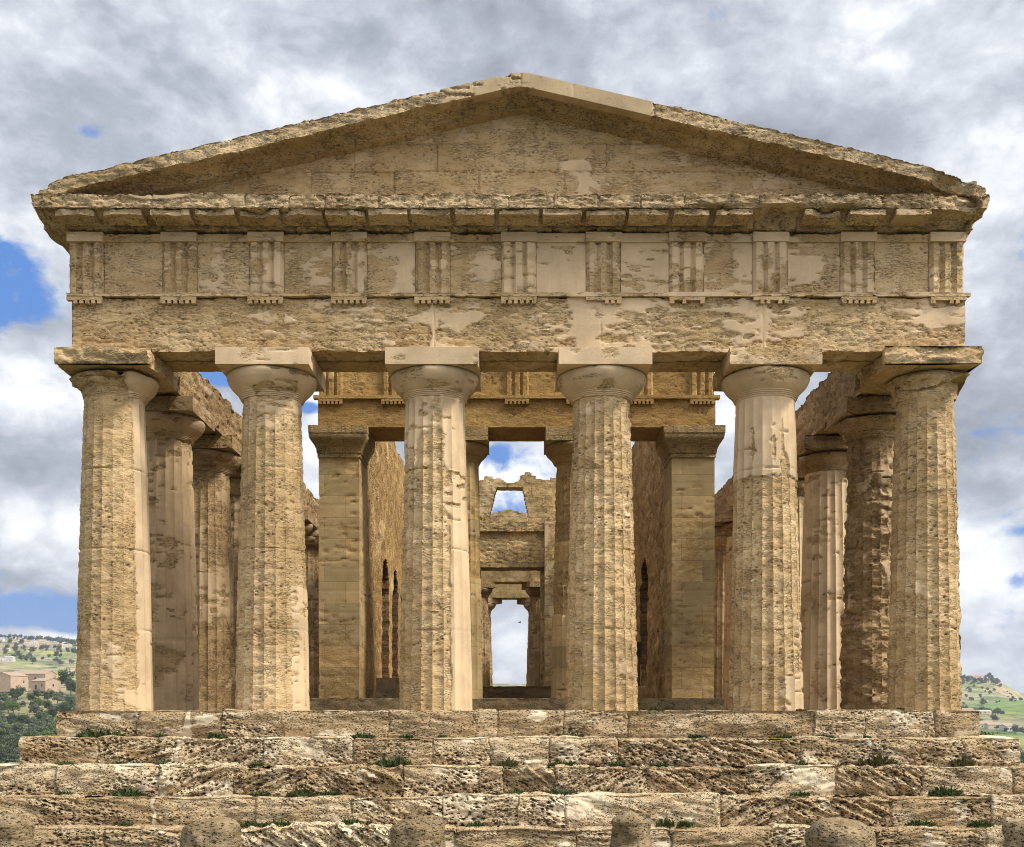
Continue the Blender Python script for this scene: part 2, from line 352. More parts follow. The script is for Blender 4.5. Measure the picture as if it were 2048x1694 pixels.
def step_fn(k, zt, yf):
    J = np.array(step_joints[k], np.float32); nb = len(J) + 1
    rs = np.random.RandomState(40 + k)
    tl = rs.uniform(-.25, .25, nb); dens = rs.uniform(-.55, .22, nb) + (.12 if k else -.3); tn = rs.uniform(-1.3, 1.3, nb); pr = rs.uniform(-.022, .022, nb); sg = rs.uniform(-.02, .012, nb)
    for i, v in tilts[k].items(): tl[i] = v; dens[i] = .28
    def fn(P, N):
        x = P[:, 0] + .035 * vnoise(P * A3(3, 3, 5), k); z = P[:, 2]; y = P[:, 1]
        b = np.clip(np.searchsorted(J, x), 0, nb - 1)
        dj = np.min(np.abs(x[:, None] - J[None, :]), axis=1)
        a = tl[b]; u = x * np.cos(a) + z * np.sin(a); q = -x * np.sin(a) + z * np.cos(a)
        seed = 100 + k * 11
        off = (b * 3.7).astype(np.float32)
        Q1 = np.stack([u * 2.6, q * 13 + off, y * 5], 1); bed = fbm(Q1, 3, seed)
        Q2 = np.stack([u * 7.5, q * 15 + off, y * 9], 1); w1, _ = worley(Q2, seed + 2)
        Q3 = np.stack([u * 15, q * 27 + off, y * 18], 1); w2, _ = worley(Q3, seed + 3)
        dm = fbm(P * A3(1.3, 1.3, 2.2), 2, seed + 6) + dens[b]
        pit = np.maximum(sstep(w1, .42, .14) * sstep(dm, -.12, .35), .7 * sstep(w2, .40, .15) * sstep(dm, -.35, .15))
        big = fbm(P * A3(1.6, 1.6, 3), 3, seed + 21)
        dtop = zt - z
        round_ = .05 * np.exp(-np.clip(dtop, 0, 1) / .045) * (1 + .8 * vnoise(P * A3(4, 4, 4), seed + 9))
        bot = .035 * np.exp(-np.clip(RIS - dtop, 0, 1) / .05)
        jw = .013 + .022 * sstep(vnoise(P * A3(1.7, 1.7, 9), seed + 12), 0, .6)
        jn = np.exp(-(dj / jw) ** 2) * .05
        front = N[:, 1] < -.5
        h = pr[b] * 1.3 + .050 * big + (.024 + .05 * sstep(np.abs(a), .25, .5)) * (bed - .5 * sstep(np.abs(a), .25, .5) * sstep(vnoise(np.stack([u * 1.2, q * 17 + off, y * 3], 1), seed + 90), .15, .5)) - .062 * pit - jn * .7 * (1 + vnoise(P * 2.1, seed + 44))
        h = np.where(front, h - round_ - bot * .6, h * .6 + sg[b])
        if k == 0: h = np.where(front, h, np.clip(h, -.002, .02))
        dP = N * h[:, None]; dP[:, 2] += (dtop < .30) * (dtop / -.6 + .5).clip(0, .5) * 2 * np.clip(.030 * fbm(np.stack([x * 1.7, x * 0, x * 0 + y * 1.2], 1), 4, seed + 70) + .02 * (tn[b] - .3), -.003 if k == 0 else -1, 1)
        lim = .45 + .9 * (tn[b] * .12) + .55 * fbm(P * A3(1.8, 1.8, 3.4), 4, seed + 30) - .06
        xs_m = -6.25 + .28 * np.clip(z + 1.6, 0, 2) / 1.6 * .8 + .05 * vnoise(np.stack([z * 5, z * 0, z * 0], 1), 4); seam = np.exp(-((x - xs_m) / (.045 + .03 * vnoise(P * 4, 5))) ** 2) * (1 if k < 4 else 0)
        lim = lim + 1.2 * seam; pit = pit * (1 - seam)
        hue = tn[b] * .6 + .5 * big
        return dP.astype(np.float32), {'pl': np.clip(lim, -1, 1.2) - .14 - .3 * pit, 'pit': np.clip(pit * 1.1, 0, 1), 'tone': hue}
    return fn
for k in range(5):
    hw = 8.46 + TRD * k; yf = -.76 - TRD * k; zt = -RIS * k
    prof = [(yf, zt - RIS - .03, .016), (yf, zt, .018), (yf + .58, zt, .3), (yf + 1.0, zt, .3), (yf + 1.0, zt - RIS - .03, .3)]
    st = sweep('step', prof, -hw - .02, hw + (.0 if k else -.05), .0165 if k < 4 else .02, 'x', T, M_STP, step_fn(k, zt, yf))
    if k == 0: st['label'] = 'uppermost course of the stepped base, carrying the columns'
    # the same course continues along both flanks and under the floor
    if k == 0:
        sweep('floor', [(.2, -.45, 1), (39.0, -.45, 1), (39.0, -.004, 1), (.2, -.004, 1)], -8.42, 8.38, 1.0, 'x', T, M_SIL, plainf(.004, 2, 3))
    for s in (-1, 1):
        a, b_ = sorted((s * (hw - .02), s * (hw - .75)))
        f_ = step_fn(k, zt, yf)
        sweep('step', [(a, zt - RIS, .12), (b_, zt - RIS, .12), (b_, zt - .01, .12), (a, zt - .01, .12)], yf + .95, 39.4 + TRD * k, .12, 'y', T, M_STP, plainf(.02, 4, k + 9, .3))

# --- columns
R0, R1, HS = .715, .562, 5.84
def shaft(name, seed, parent, plf, wear, H=HS, r0=R0, r1=R1, dth=1.5, dz=.027, amp=.016, base=.010, mat=None, fluted=1.0, extra=None, drums=(1.5, 3.0, 4.5), holes=()):
    nt = int(360 / dth); th = np.linspace(0, 2 * math.pi, nt, endpoint=False).astype(np.float32)
    nz = int(H / dz) + 1; z = np.linspace(0, H, nz).astype(np.float32)
    TH, Z = np.meshgrid(th, z); t = Z / H
    R = r0 + (r1 - r0) * t + .012 * np.sin(np.pi * t)
    S = np.sin(TH)                       # -1 left .. 1 right as the front shows it (theta 0 faces the entrance)
    ph = (TH * 20 / (2 * math.pi)) % 1.0; fl = 1 - (2 * ph - 1) ** 2
    Pn = np.stack([S * R, -np.cos(TH) * R, Z], -1)
    W = wear(S, Z) + .35 * fbm(Pn.reshape(-1, 3) * A3(1.5, 1.5, .9), 3, seed + 50).reshape(S.shape)
    W = np.clip(W, 0, 1)
    depth = .050 * (R / r0) * fluted * (1 - W * .82)
    topf = sstep(Z, H - .02, H - .12)
    Rf = R - fl * depth * (1 - (1 - topf) * .8) - W * .018
    G = np.stack([S * Rf, -np.cos(TH) * Rf, Z], -1).astype(np.float32)
    side = S.reshape(-1); zz_ = Z.reshape(-1)
    def pf(P):
        return plf(side, zz_) + .30 * fbm(P * A3(2.0, 2.0, 2.2), 4, seed)
    def jf(P):
        h = 0
        for d in drums: h = h + .020 * groove(P[:, 2] + .022 * vnoise(P * 3, seed), d, .011) * (1 + .6 * vnoise(P * 4, seed + 2))
        return h
    rr = erodedf(seed, pf, base, amp, .016, jf, extra)
    if holes:
        r0_ = rr
        def rr(P, N):
            d_, a_ = r0_(P, N)
            for (hs_, hz_) in holes: a_['pit'] = np.maximum(a_['pit'], np.exp(-(((side - hs_) * .65) ** 2 + (P[:, 2] - hz_) ** 2) / .016 ** 2)); a_['pl'] = a_['pl'] - .8 * np.exp(-(((side - hs_) * .65) ** 2 + (P[:, 2] - hz_) ** 2) / .018 ** 2)
            return d_, a_
    return grid(name, G, parent, mat or M_FAC, rr)

def revolve(name, prof, parent, mat, fn, n=120, off=(0, 0, 0)):
    th = np.linspace(0, 2 * math.pi, n, endpoint=False)
    pr = []
    for i in range(len(prof) - 1):
        p, q = prof[i], prof[i + 1]; L = math.hypot(q[0] - p[0], q[1] - p[1]); k = max(1, int(L / .022))
        for j in range(k): pr.append((p[0] + (q[0] - p[0]) * j / k, p[1] + (q[1] - p[1]) * j / k))
    pr.append(prof[-1]); pr = np.array(pr, np.float32)
    G = np.zeros((len(pr), n, 3), np.float32)
    G[..., 0] = pr[:, 0:1] * np.sin(th)[None]; G[..., 1] = -pr[:, 0:1] * np.cos(th)[None]; G[..., 2] = pr[:, 1:2]
    G += np.array(off, np.float32)
    return grid(name, G, parent, mat, fn)

ECH = [(.567, 5.835), (.570, 5.86), (.590, 5.865), (.592, 5.878), (.582, 5.882), (.604, 5.895), (.606, 5.908), (.598, 5.912), (.622, 5.926), (.624, 5.938), (.616, 5.942),
       (.655, 5.972), (.712, 6.025), (.766, 6.085), (.808, 6.15), (.832, 6.215), (.838, 6.26), (.825, 6.295), (.79, 6.316)]
def capital(sh, seed, mat, plE, plA, ruin=0.0, dx=0.0, wa=.85, amp=.008, mr=None):
    def ex(P, N):
        if ruin <= 0: return np.zeros_like(P)
        t = np.clip((P[:, 2] - 5.84) / .47, 0, 1)
        h = -ruin * (.05 + .11 * t) * (1.0 + 1.3 * fbm(P * A3(2.0, 2.0, 3.5), 4, seed + 9))
        m = 1 if mr is None else mr(P)
        return N * (h * m)[:, None]
    e = revolve('echinus', ECH, sh, mat, erodedf(seed, lambda P: plE(P) + .25 * fbm(P * 2.6, 3, seed), .004, amp * 1.3, .010, None, ex))
    fa = erodedf(seed + 5, lambda P: plA + .3 * fbm(P * 2.2, 3, seed), .004, amp, .01, None,
                 (lambda P, N: -N * (ruin * .07 * (.5 + 1.2 * np.clip(fbm(P * A3(2.2, 2.2, 4), 4, seed + 19), -.3, 1)) * 1.3)[:, None]))
    a = sweep('abacus', [(dx - wa, wa, .05), (dx - wa, -wa, .025), (dx + wa, -wa, .025), (dx + wa, wa, .05)], 6.31, 6.617, .026, 'z', sh, mat, fa)
    return e, a

one = lambda v: (lambda S, Z: np.full(S.shape, v, np.float32))
colx = [-7.705, -4.70, -1.61, 1.555, 4.66, 7.705]
def near(cx, cz, wx, wz, a): return lambda S, Z: blob(S, Z, cx, cz, wx, wz, a)
def mixf(base, *fs): return lambda S, Z: base + sum(f(S, Z) for f in fs)
def band(lo, hi, a, soft=.12): return lambda S, Z: a * sstep(Z, lo - soft, lo + soft) * (1 - sstep(Z, hi - soft, hi + soft))
def sband(lo, hi, a, z0, z1, soft=.06): return lambda S, Z: a * sstep(S, lo - soft, lo + soft) * (1 - sstep(S, hi - soft, hi + soft)) * sstep(Z, z0 - .1, z0 + .1) * (1 - sstep(Z, z1 - .1, z1 + .1))
front = []
defs = [
 # seed, render left, wear, label
 (11, mixf(.26, sband(.86, 1.2, .75, 0, 5.9), near(.25, 1.15, .4, .45, .16), near(.62, .25, .35, .22, .5)), mixf(.72, sband(.8, 1.2, -.5, 0, 6)), 'left corner column, worn almost smooth, with a battered capital'),
 (22, mixf(.28, sband(.72, 1.2, .5, 0, 2.3), band(5.55, 5.9, .24), near(.4, .7, .5, .5, .17)), mixf(.52), 'column with shallow worn flutes and a whole capital, next to the left corner'),
 (33, mixf(.22, sband(.55, 1.2, 1.2, -.2, 3.55, .09), band(5.0, 5.9, .45, .5), sband(.3, 1.2, .38, 3.6, 5.9, .2), sband(-1.2, -.5, .25, 4.0, 5.9), near(.1, 1.9, .2, .2, .2)), mixf(.34, band(3.9, 5.9, -.3), sband(.55, 1.2, -.1, -.2, 3.6)), 'column left of the centre with a smooth pale restored strip down its lower right'),
 (44, mixf(.27, near(.5, .9, .5, .7, .2), near(.9, 5, .2, .7, .15), near(-.3, 5.6, .6, .15, .25)), mixf(.14), 'column right of the centre, deeply pitted with clear flutes'),
 (55, mixf(.22, band(4.35, 6.1, .8, .05), near(-.6, 4.9, .07, .35, -.85), near(.05, 4.85, .07, .3, -.8), near(.35, 5.1, .05, .55, -.8), near(.42, 4.55, .2, .3, -.8), near(.75, .3, .5, .5, .6), near(.9, 1.3, .25, .6, .3)), mixf(.20, band(4.35, 6.1, .50, .05)), 'column whose top third is smooth pale render above rough fluted stone'),
 (66, mixf(.25, near(-.35, 2.15, .28, .45, .26), near(.9, 1.0, .2, 1.0, .25), near(0, 5.0, .8, .3, .1)), mixf(.2, near(.9, .8, .4, 1.2, .5), band(5.2, 6, .5)), 'right corner column with rough flutes and a crumbling capital'),
]
for i, (sd, pf, wf, lab) in enumerate(defs):
    ex = None
    if i == 5:
        ex = lambda P, N: -N * (.05 * sstep(P[:, 0], .35, .65) * (1 + fbm(P * A3(2, 2, 4), 3, 5)))[:, None]
    s = shaft('column', sd, T, pf, wf, extra=ex, amp=(.012, .014, .022, .026, .020, .022)[i], holes=[(.69, q) for q in (3.35, 2.6, 1.84, 1.1, .39)] if i == 2 else (), base=(.006, .006, .012, .012, .014, .012)[i])
    s.location = (colx[i], 0, 0); s['label'] = lab; front.append(s)
ce = lambda v: (lambda P: np.full(len(P), v, np.float32))
capital(front[0], 12, M_FAC, lambda P: .20 + .9 * sstep(P[:, 0], .40, .52) * (P[:, 2] < 6.25), .2, 1.0, .10, .90, .02, lambda P: 1 - .85 * sstep(P[:, 0], .38, .55))
capital(front[1], 23, M_FAC, ce(.72), .62)
capital(front[2], 34, M_FAC, ce(.62), .8)
capital(front[3], 45, M_FAC, ce(.66), .70)
capital(front[4], 56, M_FAC, lambda P: .95 - 1.0 * blob(P[:, 0], P[:, 2], .08, 6.2, .22, .14), .42, .12)
capital(front[5], 67, M_FAC, ce(.2), .2, 1.2, -.20, .92, .035)

# flank, pronaos and rear columns: a few kinds, copied
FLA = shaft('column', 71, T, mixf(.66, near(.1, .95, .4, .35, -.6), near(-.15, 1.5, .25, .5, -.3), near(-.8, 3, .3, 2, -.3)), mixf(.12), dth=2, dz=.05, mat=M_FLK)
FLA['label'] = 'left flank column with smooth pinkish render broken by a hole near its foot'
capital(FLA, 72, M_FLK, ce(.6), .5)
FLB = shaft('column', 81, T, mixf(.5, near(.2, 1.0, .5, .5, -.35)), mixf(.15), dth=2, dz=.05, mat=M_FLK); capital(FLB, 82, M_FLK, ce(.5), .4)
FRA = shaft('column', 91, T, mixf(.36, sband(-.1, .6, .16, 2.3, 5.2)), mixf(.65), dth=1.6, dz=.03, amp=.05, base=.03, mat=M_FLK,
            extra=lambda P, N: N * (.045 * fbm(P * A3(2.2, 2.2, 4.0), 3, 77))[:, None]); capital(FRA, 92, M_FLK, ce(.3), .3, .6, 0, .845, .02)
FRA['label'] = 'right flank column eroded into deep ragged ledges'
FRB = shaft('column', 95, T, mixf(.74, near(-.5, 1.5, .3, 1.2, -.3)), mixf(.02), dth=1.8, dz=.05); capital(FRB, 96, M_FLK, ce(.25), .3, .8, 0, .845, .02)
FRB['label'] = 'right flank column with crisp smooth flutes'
ys = [0, 3.0] + [3.0 + 3.19 * i for i in range(1, 11)] + [37.9]
def placecol(src, x, y, first=False, sz=1.0, rz=0.0):
    o = src if first else copy_tree(src, T)
    if not first and 'label' in o: del o['label']
    o.location = (x, y, 0); o.scale = (1, 1, sz); o.rotation_euler = (0, 0, rz)
    return o
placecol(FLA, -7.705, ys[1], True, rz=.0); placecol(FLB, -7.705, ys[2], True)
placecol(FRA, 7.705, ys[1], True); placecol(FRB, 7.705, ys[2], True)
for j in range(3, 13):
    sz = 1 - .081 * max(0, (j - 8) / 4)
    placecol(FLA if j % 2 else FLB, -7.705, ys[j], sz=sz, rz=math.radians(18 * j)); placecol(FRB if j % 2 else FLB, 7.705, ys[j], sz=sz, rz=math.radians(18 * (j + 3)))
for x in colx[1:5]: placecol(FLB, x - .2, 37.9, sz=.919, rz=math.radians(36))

# --- front entablature
TRI = [-8.05 + .02] + [(c - 1039.5) / 108.5 for c in (356, 530, 697, 864, 1037, 1207, 1374, 1542, 1718)] + [7.90]
def arch_pl(P):
    x, z = P[:, 0], P[:, 2]
    v = .35 + .17 * fbm(P * A3(1.3, 1.3, 3.5), 4, 3) + .26 * fbm(P * A3(3.2, 3.2, 9.5), 4, 53) + .10 * sstep(x, -4.5, 3.0)
    v = v - blob(x, z, -7.2, 7.1, 1.6, .7, .25) + blob(x, z, 1.15, 7.1, .22, .5, .4) + blob(x, z, 7.7, 7.3, .5, .22, .35) + blob(x, z, -1.1, 7.15, .3, .2, .25) - blob(x, z, 6, 7.1, .8, .5, .15)
    v = v + .5 * groove(x, 4.5, .05) + .5 * groove(x, -1.6, .05)
    return v
def vj(xs, d=.014, w_=.010): return lambda P: sum(d * groove(P[:, 0] + .02 * vnoise(P * 3, 4), a, w_) for a in xs)
arc = sweep('architrave', [(.62, 7.63, .3), (.62, 6.62, .06), (.05, 6.62, .04), (.05, 6.67, .04), (-.03, 6.67, .04), (-.03, 6.62, .06), (-.55, 6.62, .022), (-.55, 7.63, .1)],
            -8.28, 8.23, .022, 'x', T, M_FAC,
            erodedf(5, arch_pl, .010, .018, .024, vj([-4.75, -1.6, 1.5, 4.5]),
                    lambda P, N: A3(0, 0, 1) * ((N[:, 1] < -.3) * (np.clip(fbm(P * A3(2.2, 1, 1), 4, 14), 0, 1) * .035 * sstep(P[:, 2], 6.70, 6.62)))[:, None]))
tae = sweep('taenia', [(-.50, 7.712, .1), (-.50, 7.632, .1), (-.615, 7.632, .025), (-.615, 7.712, .05)], -8.36, 8.31, .025, 'x', T, M_FAC,
            erodedf(6, lambda P: .38 + .3 * fbm(P * 1.4, 3, 8), .004, .014, .01, vj([-4.6, 1.38, 4.6]), lambda P, N: N * (.006 * np.clip(fbm(P * 5, 3, 66), -1, .4))[:, None]))
def add_box(bm, x0, x1, y0, y1, z0, z1, taper=0.0):
    vs = []
    for z in (z0, z1):
        e = taper if z == z1 else 0
        for (x, y) in ((x0 + e, y0 + e), (x1 - e, y0 + e), (x1 - e, y1), (x0 + e, y1)): vs.append(bm.verts.new((x, y, z)))
    for f in ((3, 2, 1, 0), (4, 5, 6, 7), (0, 1, 5, 4), (1, 2, 6, 5), (2, 3, 7, 6), (3, 0, 4, 7)): bm.faces.new([vs[i] for i in f])
def bmobj(name, bm, parent, mat, pl=.4, smooth=False, bevel=0):
    if bevel: bmesh.ops.bevel(bm, geom=bm.edges[:], offset=bevel, segments=1, affect='EDGES')
    me = bpy.data.meshes.new(name); bm.to_mesh(me); bm.free()
    at = me.attributes.new('pl', 'FLOAT', 'POINT'); at.data.foreach_set('value', [pl] * len(me.vertices))
    if smooth:
        for p in me.polygons: p.use_smooth = True
    o = bpy.data.objects.new(name, me); COL.objects.link(o); o.parent = parent
    if mat: me.materials.append(mat)
    return o
def regula(cx, yf, zt, parent, mat, wd=.63, lose=(), back=.09):
    # a slim block with its row of six pegs, one continuous comb-shaped prism
    R = [(cx + wd / 2, zt), (cx - wd / 2, zt)]; g = wd / 6; zb = zt - .062; zg = zt - .125
    for i in range(6):
        a = cx - wd / 2 + g * i
        if i in lose: R += [(a + .001, zb), (a + g - .001, zb)]; continue
        R += [(a + g * .22 + (0 if i else -g * .2), zb), (a + g * .16 + (0 if i else -g * .14), zg), (a + g * .84, zg), (a + g * .78 + (g * .2 if i == 5 else 0), zb)]
    R = [(p[0], p[1]) for p in R]
    R[0] = (cx + wd / 2, zt)
    bm = bmesh.new()
    f = [bm.verts.new((x, yf, z)) for x, z in R]; b = [bm.verts.new((x, yf + back, z)) for x, z in R]
    n = len(R)
    bm.faces.new(f); bm.faces.new(b[::-1])
    for i in range(n): bm.faces.new([f[i], b[i], b[(i + 1) % n], f[(i + 1) % n]])
    bmesh.ops.recalc_face_normals(bm, faces=bm.faces[:]); bmesh.ops.triangulate(bm, faces=bm.faces[:])
    return bmobj('regula', bm, parent, mat, .35)
rr = random.Random(3)
for i, x in enumerate(TRI):
    lose = {7: (1, 3, 4), 8: (0, 3), 6: (0, 1, 2), 10: (1, 2, 5), 0: (0,)}.get(i, ())
    regula(x, -.61, 7.63, tae, M_FAC, .66, lose)
fri = sweep('frieze', [(.6, 8.83, .3), (.6, 7.715, .3), (-.44, 7.715, .1), (-.44, 8.83, .1)], -8.26, 8.21, .1, 'x', T, M_FAC, plainf(.003, 4, 2, .3))
def triglyph(cx, y, z0, zc, z1, parent, mat, seed, wd=.645, proj=.085, plv=.45, dmg=.5, st=.022):
    h = wd / 2; d = .072; g = wd / 12
    X = []
    xs = [(-h, d), (-h + g, 0), (-h + 3 * g, 0), (-h + 4 * g, d), (-h + 5 * g, 0), (-h + 7 * g, 0), (-h + 8 * g, d), (-h + 9 * g, 0), (-h + 11 * g, 0), (h, d)]
    prof = [(cx + a, y - proj + b, st) for a, b in xs]
    prof[-1] = (*prof[-1][:2], .1)
    prof += [(cx + h, y + .03, .3), (cx - h, y + .03, .1)]
    tr = sweep('triglyph', prof, z0, zc, st, 'z', parent, mat,
          erodedf(seed, lambda P: plv + .35 * fbm(P * A3(2.6, 2.6, 3.6), 4, seed + 1), .008, .010 + .010 * dmg, .012, None))
    sweep('triglyph_cap', [(y + .03, z1, .2), (y + .03, zc + .002, .1), (y - proj - .02, zc + .002, .03), (y - proj - .02, z1, .1)], cx - h - .008, cx + h + .008, .035, 'x', tr, mat, plainf(.004, 6, seed, .55))
    return tr
tpl = [.33, .40, .50, .38, .42, .60, .38, .60, .62, .45, .40]
for i, x in enumerate(TRI): triglyph(x, -.49, 7.714, 8.655, 8.828, fri, M_FAC, 300 + i, plv=tpl[i], dmg=1 if tpl[i] < .45 else .2)
mpl = [.30, .36, .42, .50, .42, .62, .66, .52, .52, .30]
for i in range(10):
    x0, x1 = TRI[i] + .328, TRI[i + 1] - .328
    def mf(P, i=i, x0=x0, x1=x1):
        u = (P[:, 0] - x0) / (x1 - x0); v = (P[:, 2] - 7.72) / .93
        f = mpl[i] + .34 * fbm(P * A3(2.3, 2.3, 4.5), 4, 500 + i * 3)
        if i == 8: f = f + blob(u, v, .35, .65, .4, .3, .5) - blob(u, v, .8, .6, .2, .4, .4) - blob(u, v, .5, .1, .5, .15, .3)
        if i == 7: f = f - blob(u, v, .35, .75, .2, .3, .5) + blob(u, v, .85, .5, .2, .6, .3)
        if i == 1: f = f + blob(u, v, .3, .2, .3, .25, .35)
        if i == 3: f = f + blob(u, v, .4, .85, .6, .2, .3) - blob(u, v, .3, .3, .4, .3, .3) + blob(u, v, .8, .3, .15, .4, .5)
        if i in (5, 6): f = f + .12
        return f
    sweep('metope', [(-.42, 8.826, .2), (-.42, 7.716, .2), (-.495, 7.716, .024), (-.495, 8.66, .02), (-.535, 8.668, .03), (-.535, 8.826, .1)], x0, x1, .024, 'x', fri, M_FAC,
          erodedf(520 + i, mf, .010, .012, .014))

# --- horizontal cornice with its mutules
def ruin_right(P):
    """where the right corner of the cornice has crumbled away"""
    return sstep(P[:, 0], 7.0, 8.5)
def cornice_extra(P, N):
    x, y, z = P[:, 0], P[:, 1], P[:, 2]; d = np.zeros_like(P)
    r = ruin_right(P); frontm = sstep(y, -.55, -.95)
    n = fbm(P * A3(1.8, 1.8, 3.2), 4, 71); n2 = fbm(P * A3(4.5, 4.5, 7), 3, 72)
    d[:, 1] += frontm * r * np.clip(.20 + .20 * n + .05 * n2, 0, .5) * (x < 8.35)
    d[:, 0] -= sstep(x, 8.2, 8.8) * (.44 + .16 * n + .06 * n2)
    d[:, 0] += sstep(x, -8.5, -8.82) * (.07 + .08 * n)
    low = sstep(z, 9.12, 9.0) * frontm
    bite = np.clip(vnoise(np.stack([x * 1.5, x * 0, x * 0], 1), 9) - .1, 0, 1) * sstep(x, 2.8, 4.2)
    bite = bite + blob(x, x * 0, 4.75, 0, .38, 1, .9) + blob(x, x * 0, 3.45, 0, .30, 1, .5)
    d[:, 1] += low * bite * .22; d[:, 2] += low * bite * .10
    dip = blob(x, x * 0, -6.55, 0, .55, 1, 1.0); d[:, 2] -= dip * sstep(z, 9.15, 9.29) * .045
    d[:, 2] += frontm * .018 * n2 * (z > 9.2)
    d[:, 2] += frontm * .02 * np.clip(n2 - .1, 0, 1) * (z < 9.05)
    return d
gei = sweep('cornice', [(.7, 9.285, .3), (.7, 8.832, .15), (-.60, 8.832, .06), (-.655, 8.835, .03), (-.665, 8.90, .05), (-1.05, 8.995, .03), (-1.15, 9.0, .022), (-1.15, 9.285, .03), (-.6, 9.30, .3)],
            -8.83, 8.83, .024, 'x', T, M_RAK,
            erodedf(7, lambda P: .22 + .28 * fbm(P * A3(1.3, 1.3, 3), 4, 17) + blob(P[:, 0], P[:, 2], -6.55, 9.25, .5, .1, .6), .012, .034, .03,
                    vj([-6.6, -4.95, -4.15, -3.5, -2.55, -1.75, -.98, -.2, .6, 1.4, 2.15, 2.95, 3.8, 4.3, 5.1, 6.5], .035, .012), cornice_extra))
gei['label'] = 'heavily weathered horizontal cornice, crumbling at the right end'
mx = []
for i in range(10): mx += [TRI[i], (TRI[i] + TRI[i + 1]) / 2]
mx.append(TRI[10])
for i, x in enumerate(mx):
    if x > 4.4 and i not in (17, 18): 
        if x > 7.3 or i in (16,): continue
    wdt = .352 if x < 3 else .32
    rg = random.Random(i)
    sweep('mutule', [(-.70, 8.99, .2), (-.70, 8.885, .06), (-1.095, 8.908, .03), (-1.095, 9.02, .06)], x - wdt, x + wdt, .026, 'x', gei, M_RAK,
          erodedf(700 + i, lambda P: .38 + .3 * fbm(P * 2, 3, 9), .004, .016, .016, None,
                  lambda P, N, i=i: np.stack([0 * P[:, 0], sstep(P[:, 1], -.9, -1.05) * np.clip(fbm(P * A3(2.5, 1, 1), 3, i) * .08 * (1 if abs(P[0, 0]) < 3 else 1.8), -.005, .2), 0 * P[:, 0]], 1)))

# --- tympanum
SL = .2325
def tymp_joint(P):
    z, x = P[:, 2] + .012 * vnoise(P * 2, 5), P[:, 0]
    h = .034 * groove(z, 10.03, .012) * (.4 + .6 * (np.abs(x) < 4)) + .034 * groove(z, 10.55, .012) * (np.abs(x) < 2.5)
    r1 = z < 10.03; r2 = (z >= 10.03) & (z < 10.55)
    for a in (-3.9, -2.34, -.76, .83, 2.4, 4.0): h = h + r1 * .034 * groove(x, a, .012)
    for a in (-3.1, -1.54, .05, 1.62, 3.2): h = h + r2 * .034 * groove(x, a, .012)
    for a in (-5.6, 5.7): h = h + .008 * groove(x, a, .012)
    return h
def tymp_pl(P):
    x, z = P[:, 0], P[:, 2]; f = .30 + .30 * fbm(P * A3(1.0, 1, 2.0), 4, 90)
    f = f + blob(x, z, -1.1, 10.7, .3, .25, .4) + blob(x, z, 1.05, 10.13, .24, .13, .6) + blob(x, z, 1.2, 9.8, .11, .35, .5) + blob(x, z, 2.3, 10.5, .6, .2, .28) + blob(x, z, -3.0, 10.3, .3, .25, .3) + blob(x, z, -4.2, 9.95, 1.2, .2, .15) + blob(x, z, 3.3, 10.2, .6, .2, .25)
    return f
nx = 640; X = np.linspace(-7.75, 7.75, nx); nzz = 76
Gt = np.zeros((nx, nzz, 3), np.float32); topz = 11.17 - SL * np.abs(X)
Gt[..., 0] = X[:, None]; Gt[..., 1] = -.42
Gt[..., 2] = 9.25 + (topz[:, None] - 9.25) * np.linspace(0, 1, nzz)[None, :] ** 1.0
Gb = Gt[:, ::-1].copy(); Gb[..., 1] = .55; Gb = Gb[:, ::15]
grid('tympanum', np.concatenate([Gt, Gb], 1), T, M_FAC, erodedf(8, tymp_pl, .008, .013, .016, tymp_joint))

# --- raking cornice: one bent band over both slopes
def rk_extra(P, N):
    x, y = P[:, 0], P[:, 1]; zr = P[:, 2] - (11.45 - SL * np.abs(x)); d = np.zeros_like(P)
    n = fbm(P * A3(1.6, 1.6, 3), 4, 73); n2 = fbm(P * A3(5, 5, 8), 3, 74)
    fr = sstep(y, -.7, -1.05); rough = 1 - (sstep(x, -1.55, -1.45) * (1 - sstep(x, 2.35, 2.45)))
    low = sstep(zr, -.1, -.27)
    d[:, 1] += fr * rough * (.012 + .05 * n * low)
    d[:, 2] += rough * (1 - low) * .028
    d[:, 2] += fr * low * rough * np.clip(.0 + .06 * n + .02 * n2, -.05, .10)
    d[:, 2] += fr * rough * (1 - low) * .004 * n2
    rr_ = sstep(x, 7.0, 8.0)
    d[:, 1] += fr * rr_ * np.clip(.2 + .2 * n, 0, .4) * (1 - sstep(x, 8.1, 8.4) * .6)
    d[:, 0] -= sstep(x, 7.9, 8.8) * (.34 + .14 * n + .05 * n2)
    d[:, 2] -= sstep(x, 7.6, 8.4) * (.02 + .05 * n)
    d[:, 0] += sstep(x, -8.4, -8.8) * (.16 + .1 * n); d[:, 2] -= sstep(x, -8.0, -8.8) * (.06 + .05 * n)
    return d
def rk_z(S): return 11.45 - SL * (np.sqrt(S * S + .012) - .05)
